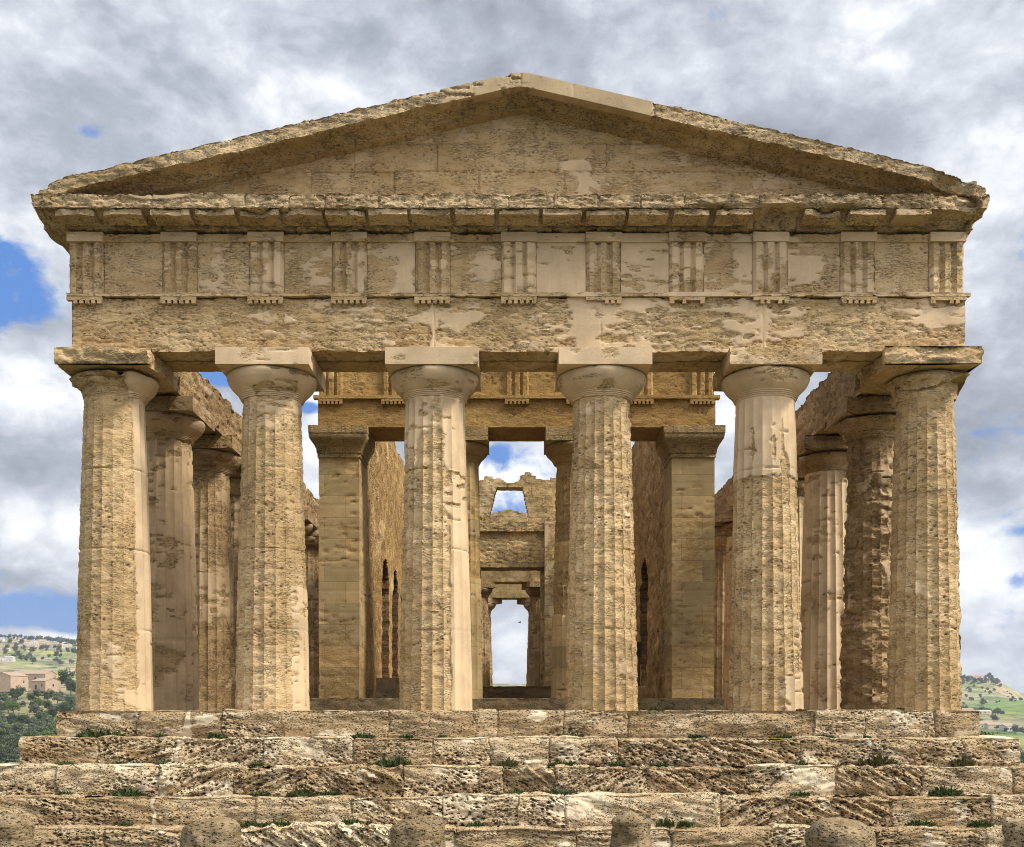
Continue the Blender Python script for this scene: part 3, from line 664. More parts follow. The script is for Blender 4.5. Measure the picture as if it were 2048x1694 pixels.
rk = sweep('raking_cornice', [(.7, -.02, .3), (.7, -.45, .3), (-.40, -.375, .08), (-.50, -.355, .03), (-.60, -.345, .03), (-.635, -.29, .03), (-.74, -.265, .03), (-.78, -.24, .05), (-1.12, -.265, .03), (-1.15, -.255, .022), (-1.15, 0, .03), (-.8, .02, .3)],
           -8.80, 8.70, .024, 'x', T, M_RAK,
           erodedf(9, lambda P: .30 + .24 * fbm(P * A3(1.3, 1.3, 3), 4, 27) + .42 * sstep(P[:, 0], -1.5, -1.4) * (1 - sstep(P[:, 0], 2.3, 2.4)) * (P[:, 1] < -.9), .010, .028, .026,
                   vj([-6.2, -5.2, -3.78, -2.2, -1.47, -.85, .0, .95, 2.42, 3.6, 5.3, 6.9], .02, .010), rk_extra), zoff=rk_z)
rk['label'] = 'sloping pediment cornice, smooth and restored at the apex, rough elsewhere'

# --- entablature left along both flanks
for s in (-1, 1):
    a, b = (-8.25, -7.10) if s < 0 else (7.12, 8.22)
    top = 7.63 if s < 0 else 7.74
    def ef(P, N, s=s):
        d = np.zeros_like(P); m = P[:, 2] > 7.5
        d[:, 2] = m * (.09 * fbm(P * A3(.9, .9, .9), 4, 20 + s) + .05 * vnoise(P * 3.2, 8)); return d
    sweep('flank_architrave', [(a, 6.622, .05), (b, 6.622, .05), (b, top, .06), (a, top, .05)], .63, 37.3, .05, 'y', T, M_FLK,
          erodedf(10 + s, lambda P: .32 + .3 * fbm(P * A3(1.5, .8, 2.5), 4, 33), .01, .05, .03, lambda P: sum(.03 * groove(P[:, 1], q, .02) for q in ys[1:]), ef))

# --- pronaos: sill, antae, two columns, entablature
XL0, XL1, XR0, XR1 = -4.74, -3.77, 3.66, 4.68
YA = 5.1
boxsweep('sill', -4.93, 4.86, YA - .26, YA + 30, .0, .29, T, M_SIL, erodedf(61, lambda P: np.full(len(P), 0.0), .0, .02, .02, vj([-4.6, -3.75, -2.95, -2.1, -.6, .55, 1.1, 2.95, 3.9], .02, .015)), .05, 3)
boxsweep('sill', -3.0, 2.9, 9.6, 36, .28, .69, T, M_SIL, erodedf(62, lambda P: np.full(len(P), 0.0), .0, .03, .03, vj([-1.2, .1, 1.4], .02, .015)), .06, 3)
def anta(x0, x1, y0, y1, seed, lab):
    o = sweep('anta', [(x0, y1, .2), (x0, y0, .04), (x1, y0, .05), (x1, y1, .3)], .29, 6.08, .04, 'z', T, M_ANT,
              erodedf(seed, lambda P: .10 + .38 * sstep(P[:, 2], 1.2, 1.7) + .16 * fbm(P * 1.3, 4, seed) + .10, .006, .012, .012,
                      lambda P: sum(.008 * groove(P[:, 2] + .01 * vnoise(P * 3, 2), .29 + .51 * q, .014) for q in range(1, 12))))
    o['label'] = lab
    f = plainf(.006, 5, seed, .35)
    def ringed(z, e): return [(x0 - e, y1, z), (x0 - e, y0 - e, z), (x1 + e, y0 - e, z), (x1 + e, y1, z)]
    lev = [(6.02, .025), (6.12, .025), (6.125, .045), (6.2, .05), (6.28, .085), (6.36, .14), (6.43, .19), (6.50, .205), (6.54, .205), (6.545, .185), (6.56, .215), (6.735, .215)]
    G = []
    for z, e in lev:
        R = ring([(x0 - e, y1, .3), (x0 - e, y0 - e, .05), (x1 + e, y0 - e, .05), (x1 + e, y1, .3)])
        G.append((R, z))
    m = min(len(r) for r, _ in G); GG = np.zeros((len(G), m, 3), np.float32)
    for i, (r, z) in enumerate(G):
        t = np.linspace(0, len(r), m, endpoint=False); k = t.astype(int); GG[i, :, 0] = r[k, 0]; GG[i, :, 1] = r[k, 1]; GG[i, :, 2] = z
    # exact, evenly indexed rings so the mouldings stay straight
    base = ring([(x0, y1, .3), (x0, y0, .05), (x1, y0, .05), (x1, y1, .3)]); cx, cy = (x0 + x1) / 2, y0
    GG = np.zeros((len(lev), len(base), 3), np.float32)
    for i, (z, e) in enumerate(lev):
        GG[i, :, 0] = cx + (base[:, 0] - cx) * (1 + 2 * e / (x1 - x0)); GG[i, :, 1] = np.where(base[:, 1] <= y0 + 1e-4, y0 - e, base[:, 1]); GG[i, :, 2] = z
    grid('anta_capital', GG, o, M_BACK, f)
    return o
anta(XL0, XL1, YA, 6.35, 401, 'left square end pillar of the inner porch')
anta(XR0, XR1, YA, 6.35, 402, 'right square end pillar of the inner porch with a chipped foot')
for sx, sd, pf, lab in ((-1.45, 411, mixf(.8, sband(.2, 1.2, -.8, 2.9, 3.9), near(.6, 4.9, .3, .4, -.4)), 'left inner porch column, smooth with a rough patch'),
                        (1.40, 421, mixf(.12, band(-.1, 2.0, .8, .1)), 'right inner porch column, ragged above a smooth restored foot')):
    o = shaft('column', sd, T, pf, mixf(.5 if sx > 0 else .2), H=5.7, r0=.60, r1=.50, dth=2, dz=.04, amp=.035 if sx > 0 else .012, base=.02 if sx > 0 else .005, mat=M_ANT)
    o.location = (sx, YA + .62, .29); o['label'] = lab
    sc = .90
    revolve('echinus', [(r * sc, (z - 5.84) * .9 + 5.69) for r, z in ECH], o, M_ANT, plainf(.004, 5, 3, .5))
    sweep('abacus', [(.74, 6.44, .3), (.74, 6.115, .05), (-.74, 6.115, .04), (-.74, 6.44, .1)], -.74, .74, .04, 'x', o, M_BACK, plainf(.005, 6, 4, .3))
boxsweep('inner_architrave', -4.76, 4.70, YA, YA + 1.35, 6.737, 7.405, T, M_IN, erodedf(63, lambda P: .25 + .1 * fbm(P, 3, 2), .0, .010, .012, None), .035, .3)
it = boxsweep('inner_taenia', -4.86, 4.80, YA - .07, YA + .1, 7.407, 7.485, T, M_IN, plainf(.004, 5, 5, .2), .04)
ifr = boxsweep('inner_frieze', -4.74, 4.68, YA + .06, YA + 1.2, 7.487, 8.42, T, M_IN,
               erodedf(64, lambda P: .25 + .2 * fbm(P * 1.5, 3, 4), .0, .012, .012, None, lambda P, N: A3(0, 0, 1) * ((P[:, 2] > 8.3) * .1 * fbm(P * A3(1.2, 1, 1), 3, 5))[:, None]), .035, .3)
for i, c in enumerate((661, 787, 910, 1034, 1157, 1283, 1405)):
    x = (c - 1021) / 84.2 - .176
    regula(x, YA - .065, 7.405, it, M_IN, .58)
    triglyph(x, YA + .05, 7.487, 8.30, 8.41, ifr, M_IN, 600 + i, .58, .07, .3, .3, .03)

# --- walls built on a fine grid with openings left out
def wall_grid(name, O, U, Nn, LU, LZ, thick, keep, parent, mat, st=.06, seed=0, amp=.02, deep=None, reveal=None):
    O = np.array(O, np.float32); U = np.array(U, np.float32); Nn = np.array(Nn, np.float32)
    nu, nz = int(LU / st), int(LZ / st)
    uc = (np.arange(nu) + .5) * st; zc = (np.arange(nz) + .5) * st
    K = keep(uc[:, None] + 0 * zc[None], zc[None, :] + 0 * uc[:, None])
    iu, iz = np.meshgrid(np.arange(nu + 1), np.arange(nz + 1), indexing='ij')
    P = O + U * (iu[..., None] * st) + A3(0, 0, 1) * (iz[..., None] * st)
    Pf = P.reshape(-1, 3)
    r = fbm(Pf * A3(3.5, 3.5, 6), 4, seed); big = fbm(Pf * .8, 3, seed + 4)
    wv, _ = worley(Pf * A3(6, 6, 9), seed + 2); pit = sstep(wv, .35, .12) * sstep(big, -.1, .4)
    jit = .35 * st
    Pf = Pf + U * (jit * vnoise(Pf * 7, seed + 6))[:, None] + A3(0, 0, 1) * (jit * vnoise(Pf * 7, seed + 7))[:, None]
    h = amp * (r + big * .8) - .04 * pit
    if deep is not None: h = h + deep(iu.reshape(-1) * st, iz.reshape(-1) * st)
    Fr = Pf + Nn * h[:, None]; Bk = Pf - Nn * (thick - h[:, None] * .5)
    n = len(Pf); id_ = np.arange(n).reshape(nu + 1, nz + 1)
    a, b, c, d = id_[:-1, :-1], id_[1:, :-1], id_[1:, 1:], id_[:-1, 1:]
    fq = np.stack([a, b, c, d], -1)[K]; bq = fq[:, ::-1] + n
    Kp = np.pad(K, 1); qs = [fq, bq]
    L = K & ~Kp[:-2, 1:-1]; qs.append(np.stack([a, d, d + n, a + n], -1)[L])
    R = K & ~Kp[2:, 1:-1]; qs.append(np.stack([c, b, b + n, c + n], -1)[R])
    Bt = K & ~Kp[1:-1, :-2]; qs.append(np.stack([b, a, a + n, b + n], -1)[Bt])
    Tp = K & ~Kp[1:-1, 2:]; qs.append(np.stack([d, c, c + n, d + n], -1)[Tp])
    Q = np.concatenate(qs); V = np.concatenate([Fr, Bk])
    if np.dot(np.cross(U, A3(0, 0, 1)), Nn) < 0: Q = Q[:, ::-1]
    used = np.unique(Q); mp = -np.ones(len(V), np.int64); mp[used] = np.arange(len(used)); Q = mp[Q]
    rep = lambda v: np.concatenate([v, v])[used]
    o_ = mesh(name, V[used], Q, parent, mat, {'pl': rep(.25 + .4 * big), 'pit': rep(pit), 'tone': rep(fbm(Pf * .5, 2, seed + 5))}, smooth=True)
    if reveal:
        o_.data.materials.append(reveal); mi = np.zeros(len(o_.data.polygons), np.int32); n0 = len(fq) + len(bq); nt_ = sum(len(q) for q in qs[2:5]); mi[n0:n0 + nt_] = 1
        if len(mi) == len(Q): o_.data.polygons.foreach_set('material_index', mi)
    return o_
def arches(u, z):
    k = np.ones(u.shape, bool)
    for i in range(6):
        c = (30.2 - CD - 6.3) + .87 + 2.62 * i
        hw = .80; spring = 3.35
        inside = (np.abs(u - c) < hw) & (z > .42) & (z < spring)
        top = ((u - c) ** 2 + (z - spring) ** 2 < hw ** 2) & (z >= spring)
        k &= ~(inside | top)
    return k
def ctop(seed, h0):
    return lambda u, z: z < h0 + .10 * np.round(2.5 * vnoise(np.stack([(u / 1.1).ravel().astype(np.float32), 0 * u.ravel(), 0 * u.ravel()], 1), seed).reshape(u.shape)) / 1.5
kl = ctop(5, 8.1)
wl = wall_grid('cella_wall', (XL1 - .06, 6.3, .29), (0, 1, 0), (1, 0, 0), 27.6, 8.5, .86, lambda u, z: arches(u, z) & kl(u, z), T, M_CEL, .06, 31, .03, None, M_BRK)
wl['label'] = 'left wall of the inner chamber, sunlit, with rough arched openings'
kr = ctop(9, 8.1)
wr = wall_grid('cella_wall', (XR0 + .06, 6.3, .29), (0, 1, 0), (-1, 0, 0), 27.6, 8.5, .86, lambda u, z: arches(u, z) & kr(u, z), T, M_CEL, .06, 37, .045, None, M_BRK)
wr['label'] = 'right wall of the inner chamber, rough and in shade'

# cross wall at the end of the chamber: doorway below, tapering window above
YC = 26.8; x0c = -3.7
def keepc(u, z):
    x = u + x0c; z = z + .29
    k = ~((x > -1.52) & (x < 1.15) & (z < 6.25))
    t = (z - 8.29) / (9.85 - 8.29); lo = -1.13 + .34 * np.clip(t, 0, 1) ** 1.3; hi = .64 - .28 * np.clip(t, 0, 1) ** 1.3
    k &= ~((x > lo) & (x < hi) & (z > 8.29) & (z < 9.85))
    top = 10.42 + .12 * np.round(1.6 * vnoise(np.stack([(x * 1.7).ravel(), 0 * x.ravel(), 0 * x.ravel()], 1), 6).reshape(x.shape)) - .25 * sstep(np.abs(x + .15), .55, .1) - .12 * np.abs(x)**1.3*.6
    k &= z < top
    return k
cw = wall_grid('cross_wall', (x0c, YC, .29), (1, 0, 0), (0, -1, 0), 7.3, 10.9, .8, keepc, T, M_BACK, .036, 51, .03)
cw['label'] = 'wall at the far end of the chamber with a doorway and a tapering window'
boxsweep('lintel', -2.4, 1.35, YC - .35, YC - .06, 6.27, 7.50, cw, M_BACK, erodedf(65, lambda P: .3 + .3 * fbm(P * 2, 3, 3), .0, .03, .02, None, lambda P, N: A3(0, 0, 1) * ((P[:, 2] > 7.4) * .06 * fbm(P * 2, 3, 5))[:, None]), .04)
boxsweep('ledge', -2.6, 1.3, YC - .28, YC - .05, 7.86, 8.28, cw, M_BACK, erodedf(66, lambda P: .2 + .3 * fbm(P * 2, 3, 3), .0, .05, .03, None), .04)
sweep('pier', [(1.30, YC - 1.2, .05), (2.3, YC - 1.2, .1), (2.3, YC - .08, .3), (1.30, YC - .08, .06)], .3, 8.25, .05, 'z', T, M_BACK, erodedf(67, lambda P: .5 + .2 * fbm(P * 2, 3, 3), .0, .02, .02))['label'] = 'square pier standing before the far doorway'
# opisthodomos
for sx in (-1.72, 1.22):
    o = placecol(FLB, sx, 32.3, sz=.90, rz=.3); o.scale = (.80, .80, .905); o.location = (sx, 32.3, .29)
boxsweep('rear_porch_architrave', -4.7, 4.6, 31.8, 32.9, 6.29, 6.98, T, M_BACK, plainf(.02, 3, 70, .3), .08, .4)
for s, (a, b) in enumerate(((XL0, XL1 - .05), (XR0 + .05, XR1))):
    sweep('anta', [(a, 33.0, .3), (a, 31.8, .1), (b, 31.8, .1), (b, 33.0, .3)], .29, 6.28, .1, 'z', T, M_BACK, plainf(.02, 3, 70 + s, .3))
# rear front: architrave, frieze and what is left of the gable
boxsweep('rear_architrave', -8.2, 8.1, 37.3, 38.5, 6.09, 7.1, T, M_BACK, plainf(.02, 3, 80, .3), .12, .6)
def keepr(u, z):
    x = u - 8.2; n_ = np.round(3 * vnoise(np.stack([(x * 2.2).ravel(), 0 * x.ravel(), 0 * x.ravel()], 1), 61).reshape(x.shape)) / 3
    return z + 7.1 < 10.86 - .235 * np.abs(x + .2) + .10 * n_
wall_grid('rear_pediment', (-8.2, 37.4, 7.1), (1, 0, 0), (0, -1, 0), 16.3, 4.0, .9, keepr, T, M_BACK, .08, 57, .03)['label'] = 'ragged far gable seen through the high window'

# ------------------------------------------------------------------ things on and in the temple
b = sweep('stone_block', [(9.62, .83, .05), (9.62, .30, .05), (9.0, .30, .04), (9.0, .83, .05)], 0, 1.0, .05, 'x', None, M_SIL,
          erodedf(85, lambda P: np.full(len(P), 0.0), .0, .03, .02), off=(-3.55, -2.6, 0))
tag(b, 'dark squared stone block lying before the arches inside the left chamber wall', 'stone block')
M_DK = bpy.data.materials.new('dark panel'); M_DK.use_nodes = True
_t = NT(M_DK.node_tree); _b = _t.n['Principled BSDF']; _g = _t.n.new('ShaderNodeNewGeometry')
_t.put(_b.inputs['Base Color'], _t.mix(_t.ramp(_t.noise(_g.outputs['Position'], 6, 4), .4, .6), (.03, .022, .016), (.05, .036, .026))); _b.inputs['Roughness'].default_value = .6
ib = empty('information_board', (3.25, 9.4, .69)); tag(ib, 'dark board on two legs against the shaded chamber wall', 'board')
bm = bmesh.new(); add_box(bm, -.17, .22, -.03, .03, .78, 1.22); bmobj('panel', bm, ib, M_DK, 0, False, .006)
for lx in (-.12, .15):
    bm = bmesh.new(); add_box(bm, lx - .02, lx + .02, -.02, .02, -.01, .775); bmobj('leg', bm, ib, M_DK, 0)

# small drill holes are only dark marks in the restored strip's colour
M_MARK = M_DK
# ------------------------------------------------------------------ bollards in front
def bollard(cx, wpx, ypx, seed, d=9.8):
    p = px(cx, ypx, d); r = wpx / 2 * d / F; zt = p.z; zb = -2.05
    n = 90; H = zt - zb; prof = []
    for i in range(46):
        t = i / 45; z = zb + H * t
        rr_ = r * (1.0 + .05 * (1 - t)); dz = (zt - z) / r
        if dz < .5: rr_ *= math.sqrt(max(.0, 1 - (1 - dz / .5) ** 2.6)) * .999 + .001
        prof.append((max(rr_, .004), z))
    for k in range(8):
        t = k / 8; prof.append((max(.004, prof[45][0] * (1 - t)), zt))
    th = np.linspace(0, 2 * math.pi, n, endpoint=False); pr = np.array(prof, np.float32)
    # finer near the rounded top
    G = np.zeros((len(pr), n, 3), np.float32); G[..., 0] = p.x + pr[:, :1] * np.sin(th); G[..., 1] = p.y - pr[:, :1] * np.cos(th); G[..., 2] = pr[:, 1:]
    def fn(P, N):
        f = fbm(P * 4, 4, seed); g = fbm(P * 16, 3, seed + 3); w_, _ = worley(P * 26, seed)
        pt = sstep(w_, .4, .15)
        f0 = fbm(P * 2.2, 3, seed + 9); h = .05 * f0 + .03 * f + .012 * g - .010 * pt; N = N + A3(0, 0, .5) * (P[:, 2:3] > zt - .12)
        return N * h[:, None], {'pl': .2 + .35 * f, 'pit': pt * .5, 'tone': f}
    return grid('stone_bollard', G, None, M_BOL, fn)
for cx, wpx, ypx, lab in ((22, 92, 1628, 'weathered stone post before the steps, at the left edge of the photo'), (422, 118, 1634, 'broad low stone post before the steps, below the left corner columns'),
                          (833, 104, 1633, 'flat-topped stone post before the steps, left of the centre'), (1262, 92, 1622, 'narrow ochre stone post before the steps, right of the centre'),
                          (1682, 136, 1640, 'widest stone post before the steps, with a pale lichen-crusted top'), (2062, 90, 1640, 'stone post before the steps cut by the right edge of the photo')):
    tag(bollard(cx, wpx, ypx, int(cx)), lab, 'stone post', 'stone posts in a row before the steps')

# ------------------------------------------------------------------ foliage
def leaf_mat(name, c1, c2, c3, rough=.6):
    m = bpy.data.materials.new(name); m.use_nodes = True; t = NT(m.node_tree); b = t.n['Principled BSDF']
    g = t.n.new('ShaderNodeNewGeometry'); oi = t.n.new('ShaderNodeObjectInfo')
    r = t.math('FRACT', t.math('ADD', g.outputs['Random Per Island'], 0.0))
    c = t.mix(r, c1, c2); c = t.mix(t.ramp(oi.outputs['Random'], .2, 1.0, 0, .7), c, c3)
    t.put(b.inputs['Base Color'], c); b.inputs['Roughness'].default_value = rough; b.inputs['Specular IOR Level'].default_value = .25
    return m
L_OLV = leaf_mat('olive leaves', (.07, .095, .05), (.16, .19, .12), (.11, .13, .09))
L_DRK = leaf_mat('dark leaves', (.03, .045, .02), (.07, .10, .04), (.05, .075, .03))
L_GRN = leaf_mat('green leaves', (.06, .11, .02), (.13, .20, .035), (.09, .15, .03))
L_WEED = leaf_mat('weed leaves', (.03, .055, .012), (.08, .12, .03), (.07, .085, .03))
L_WEED2 = leaf_mat('dry weed leaves', (.09, .085, .03), (.16, .14, .06), (.10, .11, .035))
M_BARK = stone_mat('bark', (.12, .09, .06), (.18, .14, .10), (.2, .16, .12), (.08, .06, .04), (.03, .02, .015), 1, None, .3)

def quads_mesh(name, Cn, size, N, parent, mat, rs, aspect=1.0):
    n = len(Cn); t = rs.normal(size=(n, 3)); t -= (t * N).sum(1, keepdims=True) * N; t /= np.linalg.norm(t, axis=1, keepdims=True); b = np.cross(N, t)
    s = size * rs.uniform(.6, 1.4, (n, 1)); t = t * s; b = b * s * aspect
    V = np.stack([Cn - t, Cn - b * .8, Cn + t, Cn + b * .8], 1).reshape(-1, 3)
    return mesh(name, V, np.arange(n * 4).reshape(-1, 4), parent, mat, smooth=False)
def tree(kind, seed, mat, H=5.5, wd=3.0, conical=False):
    rs = np.random.RandomState(seed); root = empty(kind, (0, 0, 0))
    bm = bmesh.new(); nseg = 7
    def limb(p0, p1, r0, r1):
        d = (p1 - p0).normalized(); a = d.orthogonal().normalized(); c = d.cross(a)
        A = [bm.verts.new(p0 + (a * math.cos(k * 6.283 / nseg) + c * math.sin(k * 6.283 / nseg)) * r0) for k in range(nseg)]
        B = [bm.verts.new(p1 + (a * math.cos(k * 6.283 / nseg) + c * math.sin(k * 6.283 / nseg)) * r1) for k in range(nseg)]
        for k in range(nseg): bm.faces.new([A[k], A[(k + 1) % nseg], B[(k + 1) % nseg], B[k]])
    limb(Vector((0, 0, -.5)), Vector((.1, .05, H * .4)), .24, .15)
    for k in range(5):
        a = k * 1.26 + rs.uniform(0, .6); limb(Vector((.08, .04, H * (.28 + .03 * k))), Vector((math.cos(a) * wd * .55, math.sin(a) * wd * .55, H * (.58 + .06 * k))), .11, .03)
    bmobj('trunk', bm, root, M_BARK, 0)
    cs = []; 
    for k in range(26):
        a = rs.uniform(0, 6.283); z = rs.uniform(.12, 1)
        if conical: rad = wd * (1.02 - z) * .55 * rs.uniform(.6, 1)
        else: rad = wd * math.sqrt(max(0, 1 - (z * 1.7 - .75) ** 2)) * rs.uniform(.25, .82)
        cs.append((math.cos(a) * rad, math.sin(a) * rad, H * (.22 + .70 * z), rs.uniform(.55, .95) * wd * (.36 if not conical else .24)))
    P = []; N = []
    for (x, y, z, r) in cs:
        v = rs.normal(size=(150, 3)); v /= np.linalg.norm(v, axis=1, keepdims=True)
        P.append(np.array([x, y, z]) + v * r * rs.uniform(.7, 1.08, (150, 1)) * np.array([1, 1, .8])); nn = v + rs.normal(size=v.shape) * .5; N.append(nn / np.linalg.norm(nn, axis=1, keepdims=True))
    P = np.concatenate(P); N = np.concatenate(N)
    quads_mesh('crown', P, (.10 * wd / 3 + .03), N, root, mat, rs)
    return root

# ------------------------------------------------------------------ terrain
def prof(r, pts): return np.interp(r, [p[0] for p in pts], [p[1] for p in pts])
LP = [(0, -2.5), (40, -3.4), (60, -8), (100, -15), (150, -20), (200, -22.5), (250, -21), (300, -18), (400, -13), (480, -6), (560, 3), (640, 12.5), (760, 17), (900, 27), (1300, 52), (1800, 101), (2100, 128), (2600, 90), (4000, 60), (9000, 60)]
RP = [(0, -2.5), (40, -4), (100, -22), (300, -33), (500, -33), (700, -28), (900, -22), (1000, -17.5), (1100, -11.5), (1300, -.5), (1500, 16), (1650, 32), (1740, 44), (1790, 55), (1950, 56), (2300, 20), (2800, 5), (3450, 54), (9000, 40)]
CP = [(0, -2.5), (42, -3), (120, -14), (400, -20), (900, -5), (1600, 30), (2100, 50), (2600, 30), (9000, 40)]
def terrain(x, y):
    r = np.maximum(np.sqrt((x - CX) ** 2 + 0 * y) * 0 + y + CD, 1.0); rr_ = np.hypot(x - CX, y + CD)
    t = (x - CX) / r; t = np.where(y + CD < 1, np.sign(x) * 3, t)
    e = np.where(y + CD > 20, r, rr_)
    l, c, rt = prof(e, LP), prof(e, CP), prof(e, RP)
    rt = rt - np.clip(t - .455, 0, .06) * 1150 * sstep(e, 1450, 1750) * (1 - sstep(e, 2000, 2600))
    l = l + np.clip(-t - .41, 0, .12) * 190 * sstep(e, 1500, 2100)
    wl = sstep(-t, .2, .36); wr_ = sstep(t, .2, .36)
    z = c * (1 - wl) * (1 - wr_) + l * wl + rt * wr_
    P = np.stack([x, y, 0 * x], -1).reshape(-1, 3).astype(np.float32)
    n = fbm(P / 130.0, 4, 200).reshape(x.shape); z = z + n * np.clip((e - 80) / 60, 0, 1) * np.clip(e / 260, .2, 5.5)
    pad = sstep(rr_, 75, 46); z = z * (1 - pad) + pad * (-2.62 + np.clip((-4 - y) / 16, 0, 1) * .85)
    return z
u = np.linspace(-1, 1, 520); xs_ = 3500 * np.sinh(7.0 * u) / np.sinh(7.0)
v = np.linspace(-.62, 1, 520); ys_ = 3700 * np.sinh(6.2 * v) / np.sinh(6.2)
XX, YY = np.meshgrid(xs_, ys_, indexing='ij'); ZZ = terrain(XX, YY)
M_GRD = bpy.data.materials.new('hillside ground'); M_GRD.use_nodes = True
t = NT(M_GRD.node_tree); b = t.n['Principled BSDF']; g = t.n.new('ShaderNodeNewGeometry'); P = g.outputs['Position']
s2 = t.n.new('ShaderNodeSeparateXYZ'); t.put(s2.inputs[0], P)
far = t.ramp(s2.outputs[1], 120, 500)
Pk = t.vmath('SCALE', P, .001)
fld = t.voro(t.vmath('ADD', t.vmath('MULTIPLY', Pk, (1, .55, 1)), t.vmath('SCALE', t.noise(Pk, 6, 4, .6, 0, 1), .12)), 9, 'F1', 1, 'Color')
sc_ = t.n.new('ShaderNodeSeparateColor'); t.put(sc_.inputs[0], fld)
c = t.mix(t.ramp(sc_.outputs[0], .3, .8), (.15, .24, .055), (.24, .27, .10))
c = t.mix(t.math('MULTIPLY', t.ramp(sc_.outputs[1], .72, .76), t.ramp(t.noise(Pk, 30, 4), .42, .55)), c, (.42, .36, .06))
c = t.mix(t.ramp(sc_.outputs[2], .70, .75, 0, .8), c, (.30, .25, .15))
c = t.mix(t.ramp(t.noise(P, .02, 6, .65), .46, .64), c, (.135, .15, .085))
c = t.mix(t.math('MULTIPLY', t.ramp(t.noise(P, .045, 7, .7), .53, .60), .85), c, (.045, .06, .028))
c = t.mix(t.math('MULTIPLY', t.ramp(t.noise(P, .03, 7, .75), .50, .57), t.ramp(s2.outputs[2], 2, 20)), c, (.40, .33, .24))
# bare limestone cliff where the ground is steep
nz_ = t.n.new('ShaderNodeSeparateXYZ'); t.put(nz_.inputs[0], g.outputs['True Normal'])
c = t.mix(t.math('MULTIPLY', t.ramp(nz_.outputs[2], .965, .91), t.ramp(t.noise(P, .05, 5, .7), .42, .55)), c, (.42, .30, .19))
nearc = t.mix(t.ramp(t.noise(P, .6, 6, .65), .4, .6), (.05, .065, .02), (.13, .11, .06))
c = t.mix(far, nearc, c)
t.put(b.inputs['Base Color'], c); b.inputs['Roughness'].default_value = 1; b.inputs['Specular IOR Level'].default_value = .1
G = np.stack([XX, YY, ZZ], -1).astype(np.float32); idx = np.arange(520 * 520).reshape(520, 520)
Q = np.stack([idx[:-1, :-1], idx[1:, :-1], idx[1:, 1:], idx[:-1, 1:]], -1).reshape(-1, 4)
ter = mesh('terrain', G.reshape(-1, 3), Q, None, M_GRD); ter['kind'] = 'structure'
def tz(x, y): return float(terrain(np.array([x], float), np.array([y], float))[0])

# ------------------------------------------------------------------ trees in the valleys
GL, GR = 'trees filling the valley beyond the left side of the steps', 'trees on the fields beyond the right side of the steps'
protos = [('olive_tree', tree('olive_tree', 1, L_OLV, 5.2, 3.3), 'grey-green olive tree in the valley beyond the left corner'),
          ('olive_tree', tree('olive_tree', 2, L_OLV, 6.0, 3.6), 'grey-green olive tree in the valley beyond the left corner'),
          ('evergreen_tree', tree('evergreen_tree', 3, L_DRK, 6.5, 3.5), 'dark evergreen tree in the valley beyond the left corner'),
          ('leafy_tree', tree('leafy_tree', 4, L_GRN, 5.6, 3.1), 'fresh green leafy tree in the valley beyond the left corner')]
used = [False] * 4
rs = random.Random(12)
def plant(k, x, y, s, label, group, name=None):
    src = protos[k][1]
    o = src if not used[k] else copy_tree(src); used[k] = True
    o.location = (x, y, tz(x, y) - .1 * s); o.scale = (s, s, s * rs.uniform(.85, 1.1)); o.rotation_euler = (0, 0, rs.uniform(0, 6.28))
    tag(o, label, 'tree', group); return o
# hand-placed: the black conifer-like mass at the left edge and the bright green crown beside it
cnt = 0
for row in range(40):
    d = 225 * (1.034 ** row)
    if d > 560: break
    tt = -.50 + rs.uniform(0, .012)
    while tt < -.395:
        dd = d * rs.uniform(.96, 1.05); k = rs.choices([0, 1, 2, 3], [5, 4, 3, 1.2])[0]
        s = rs.uniform(.62, 1.15)
        ypx = HY - (tz(CX + tt * dd, dd - CD) + 2.5) / dd * F
        xpx = HX + tt * F
        if not (38 < xpx < 62 and 1405 < ypx < 1440) and not (50 < xpx and ypx < 1375):
            plant(k, CX + tt * dd, dd - CD, s, protos[k][2], GL); cnt += 1
        tt += s * 5.6 / dd * rs.uniform(.75, 1.2)
for k, X_, Y_, d, s in ((2, 4, 1520, 215, 2.0), (3, 45, 1515, 262, 1.3), (3, 12, 1562, 200, 1.3)):
    p = px(X_, Y_, d); plant(k, p.x, p.y, s, protos[k][2], GL)
lab2 = {0: 'olive tree among the fields beyond the right corner', 1: 'olive tree among the fields beyond the right corner', 2: 'dark tree among the fields beyond the right corner', 3: 'green tree among the fields beyond the right corner'}
def plant_px(k, xp, d, s, lab, grp):
    x = CX + (xp - HX) * d / F; plant(k, x, d - CD, s, lab, grp)
for i in range(26): plant_px(rs.choice([2, 2, 0]), 1925 + i * 3.2 + rs.uniform(-3, 3), 1215 + rs.uniform(-25, 30), rs.uniform(.8, 1.5), 'dark tree in the long copse across the green fields', GR)
for i in range(40): plant_px(rs.choice([0, 2]), rs.uniform(1915, 2050), rs.uniform(1380, 1740), rs.uniform(.5, 1.1), 'low tree scattered on the green hillside below the cliff', GR)
for i in range(34): plant_px(rs.choice([2, 0, 0]), 1918 + i * 2.4 + rs.uniform(-3, 3), 1760 + rs.uniform(-30, 50), rs.uniform(.7, 1.7), 'small tree on the brow of the cliff-edged hill', GR)
for xp, d, s in ((1988, 1075, 1.5), (2030, 930, 1.3), (2012, 940, .8), (2046, 930, 1.1), (1962, 1050, .9), (2021, 985, .7), (1995, 975, .7)): plant_px(2, xp, d, s, 'dark tree beside the farm buildings on the green field', GR)
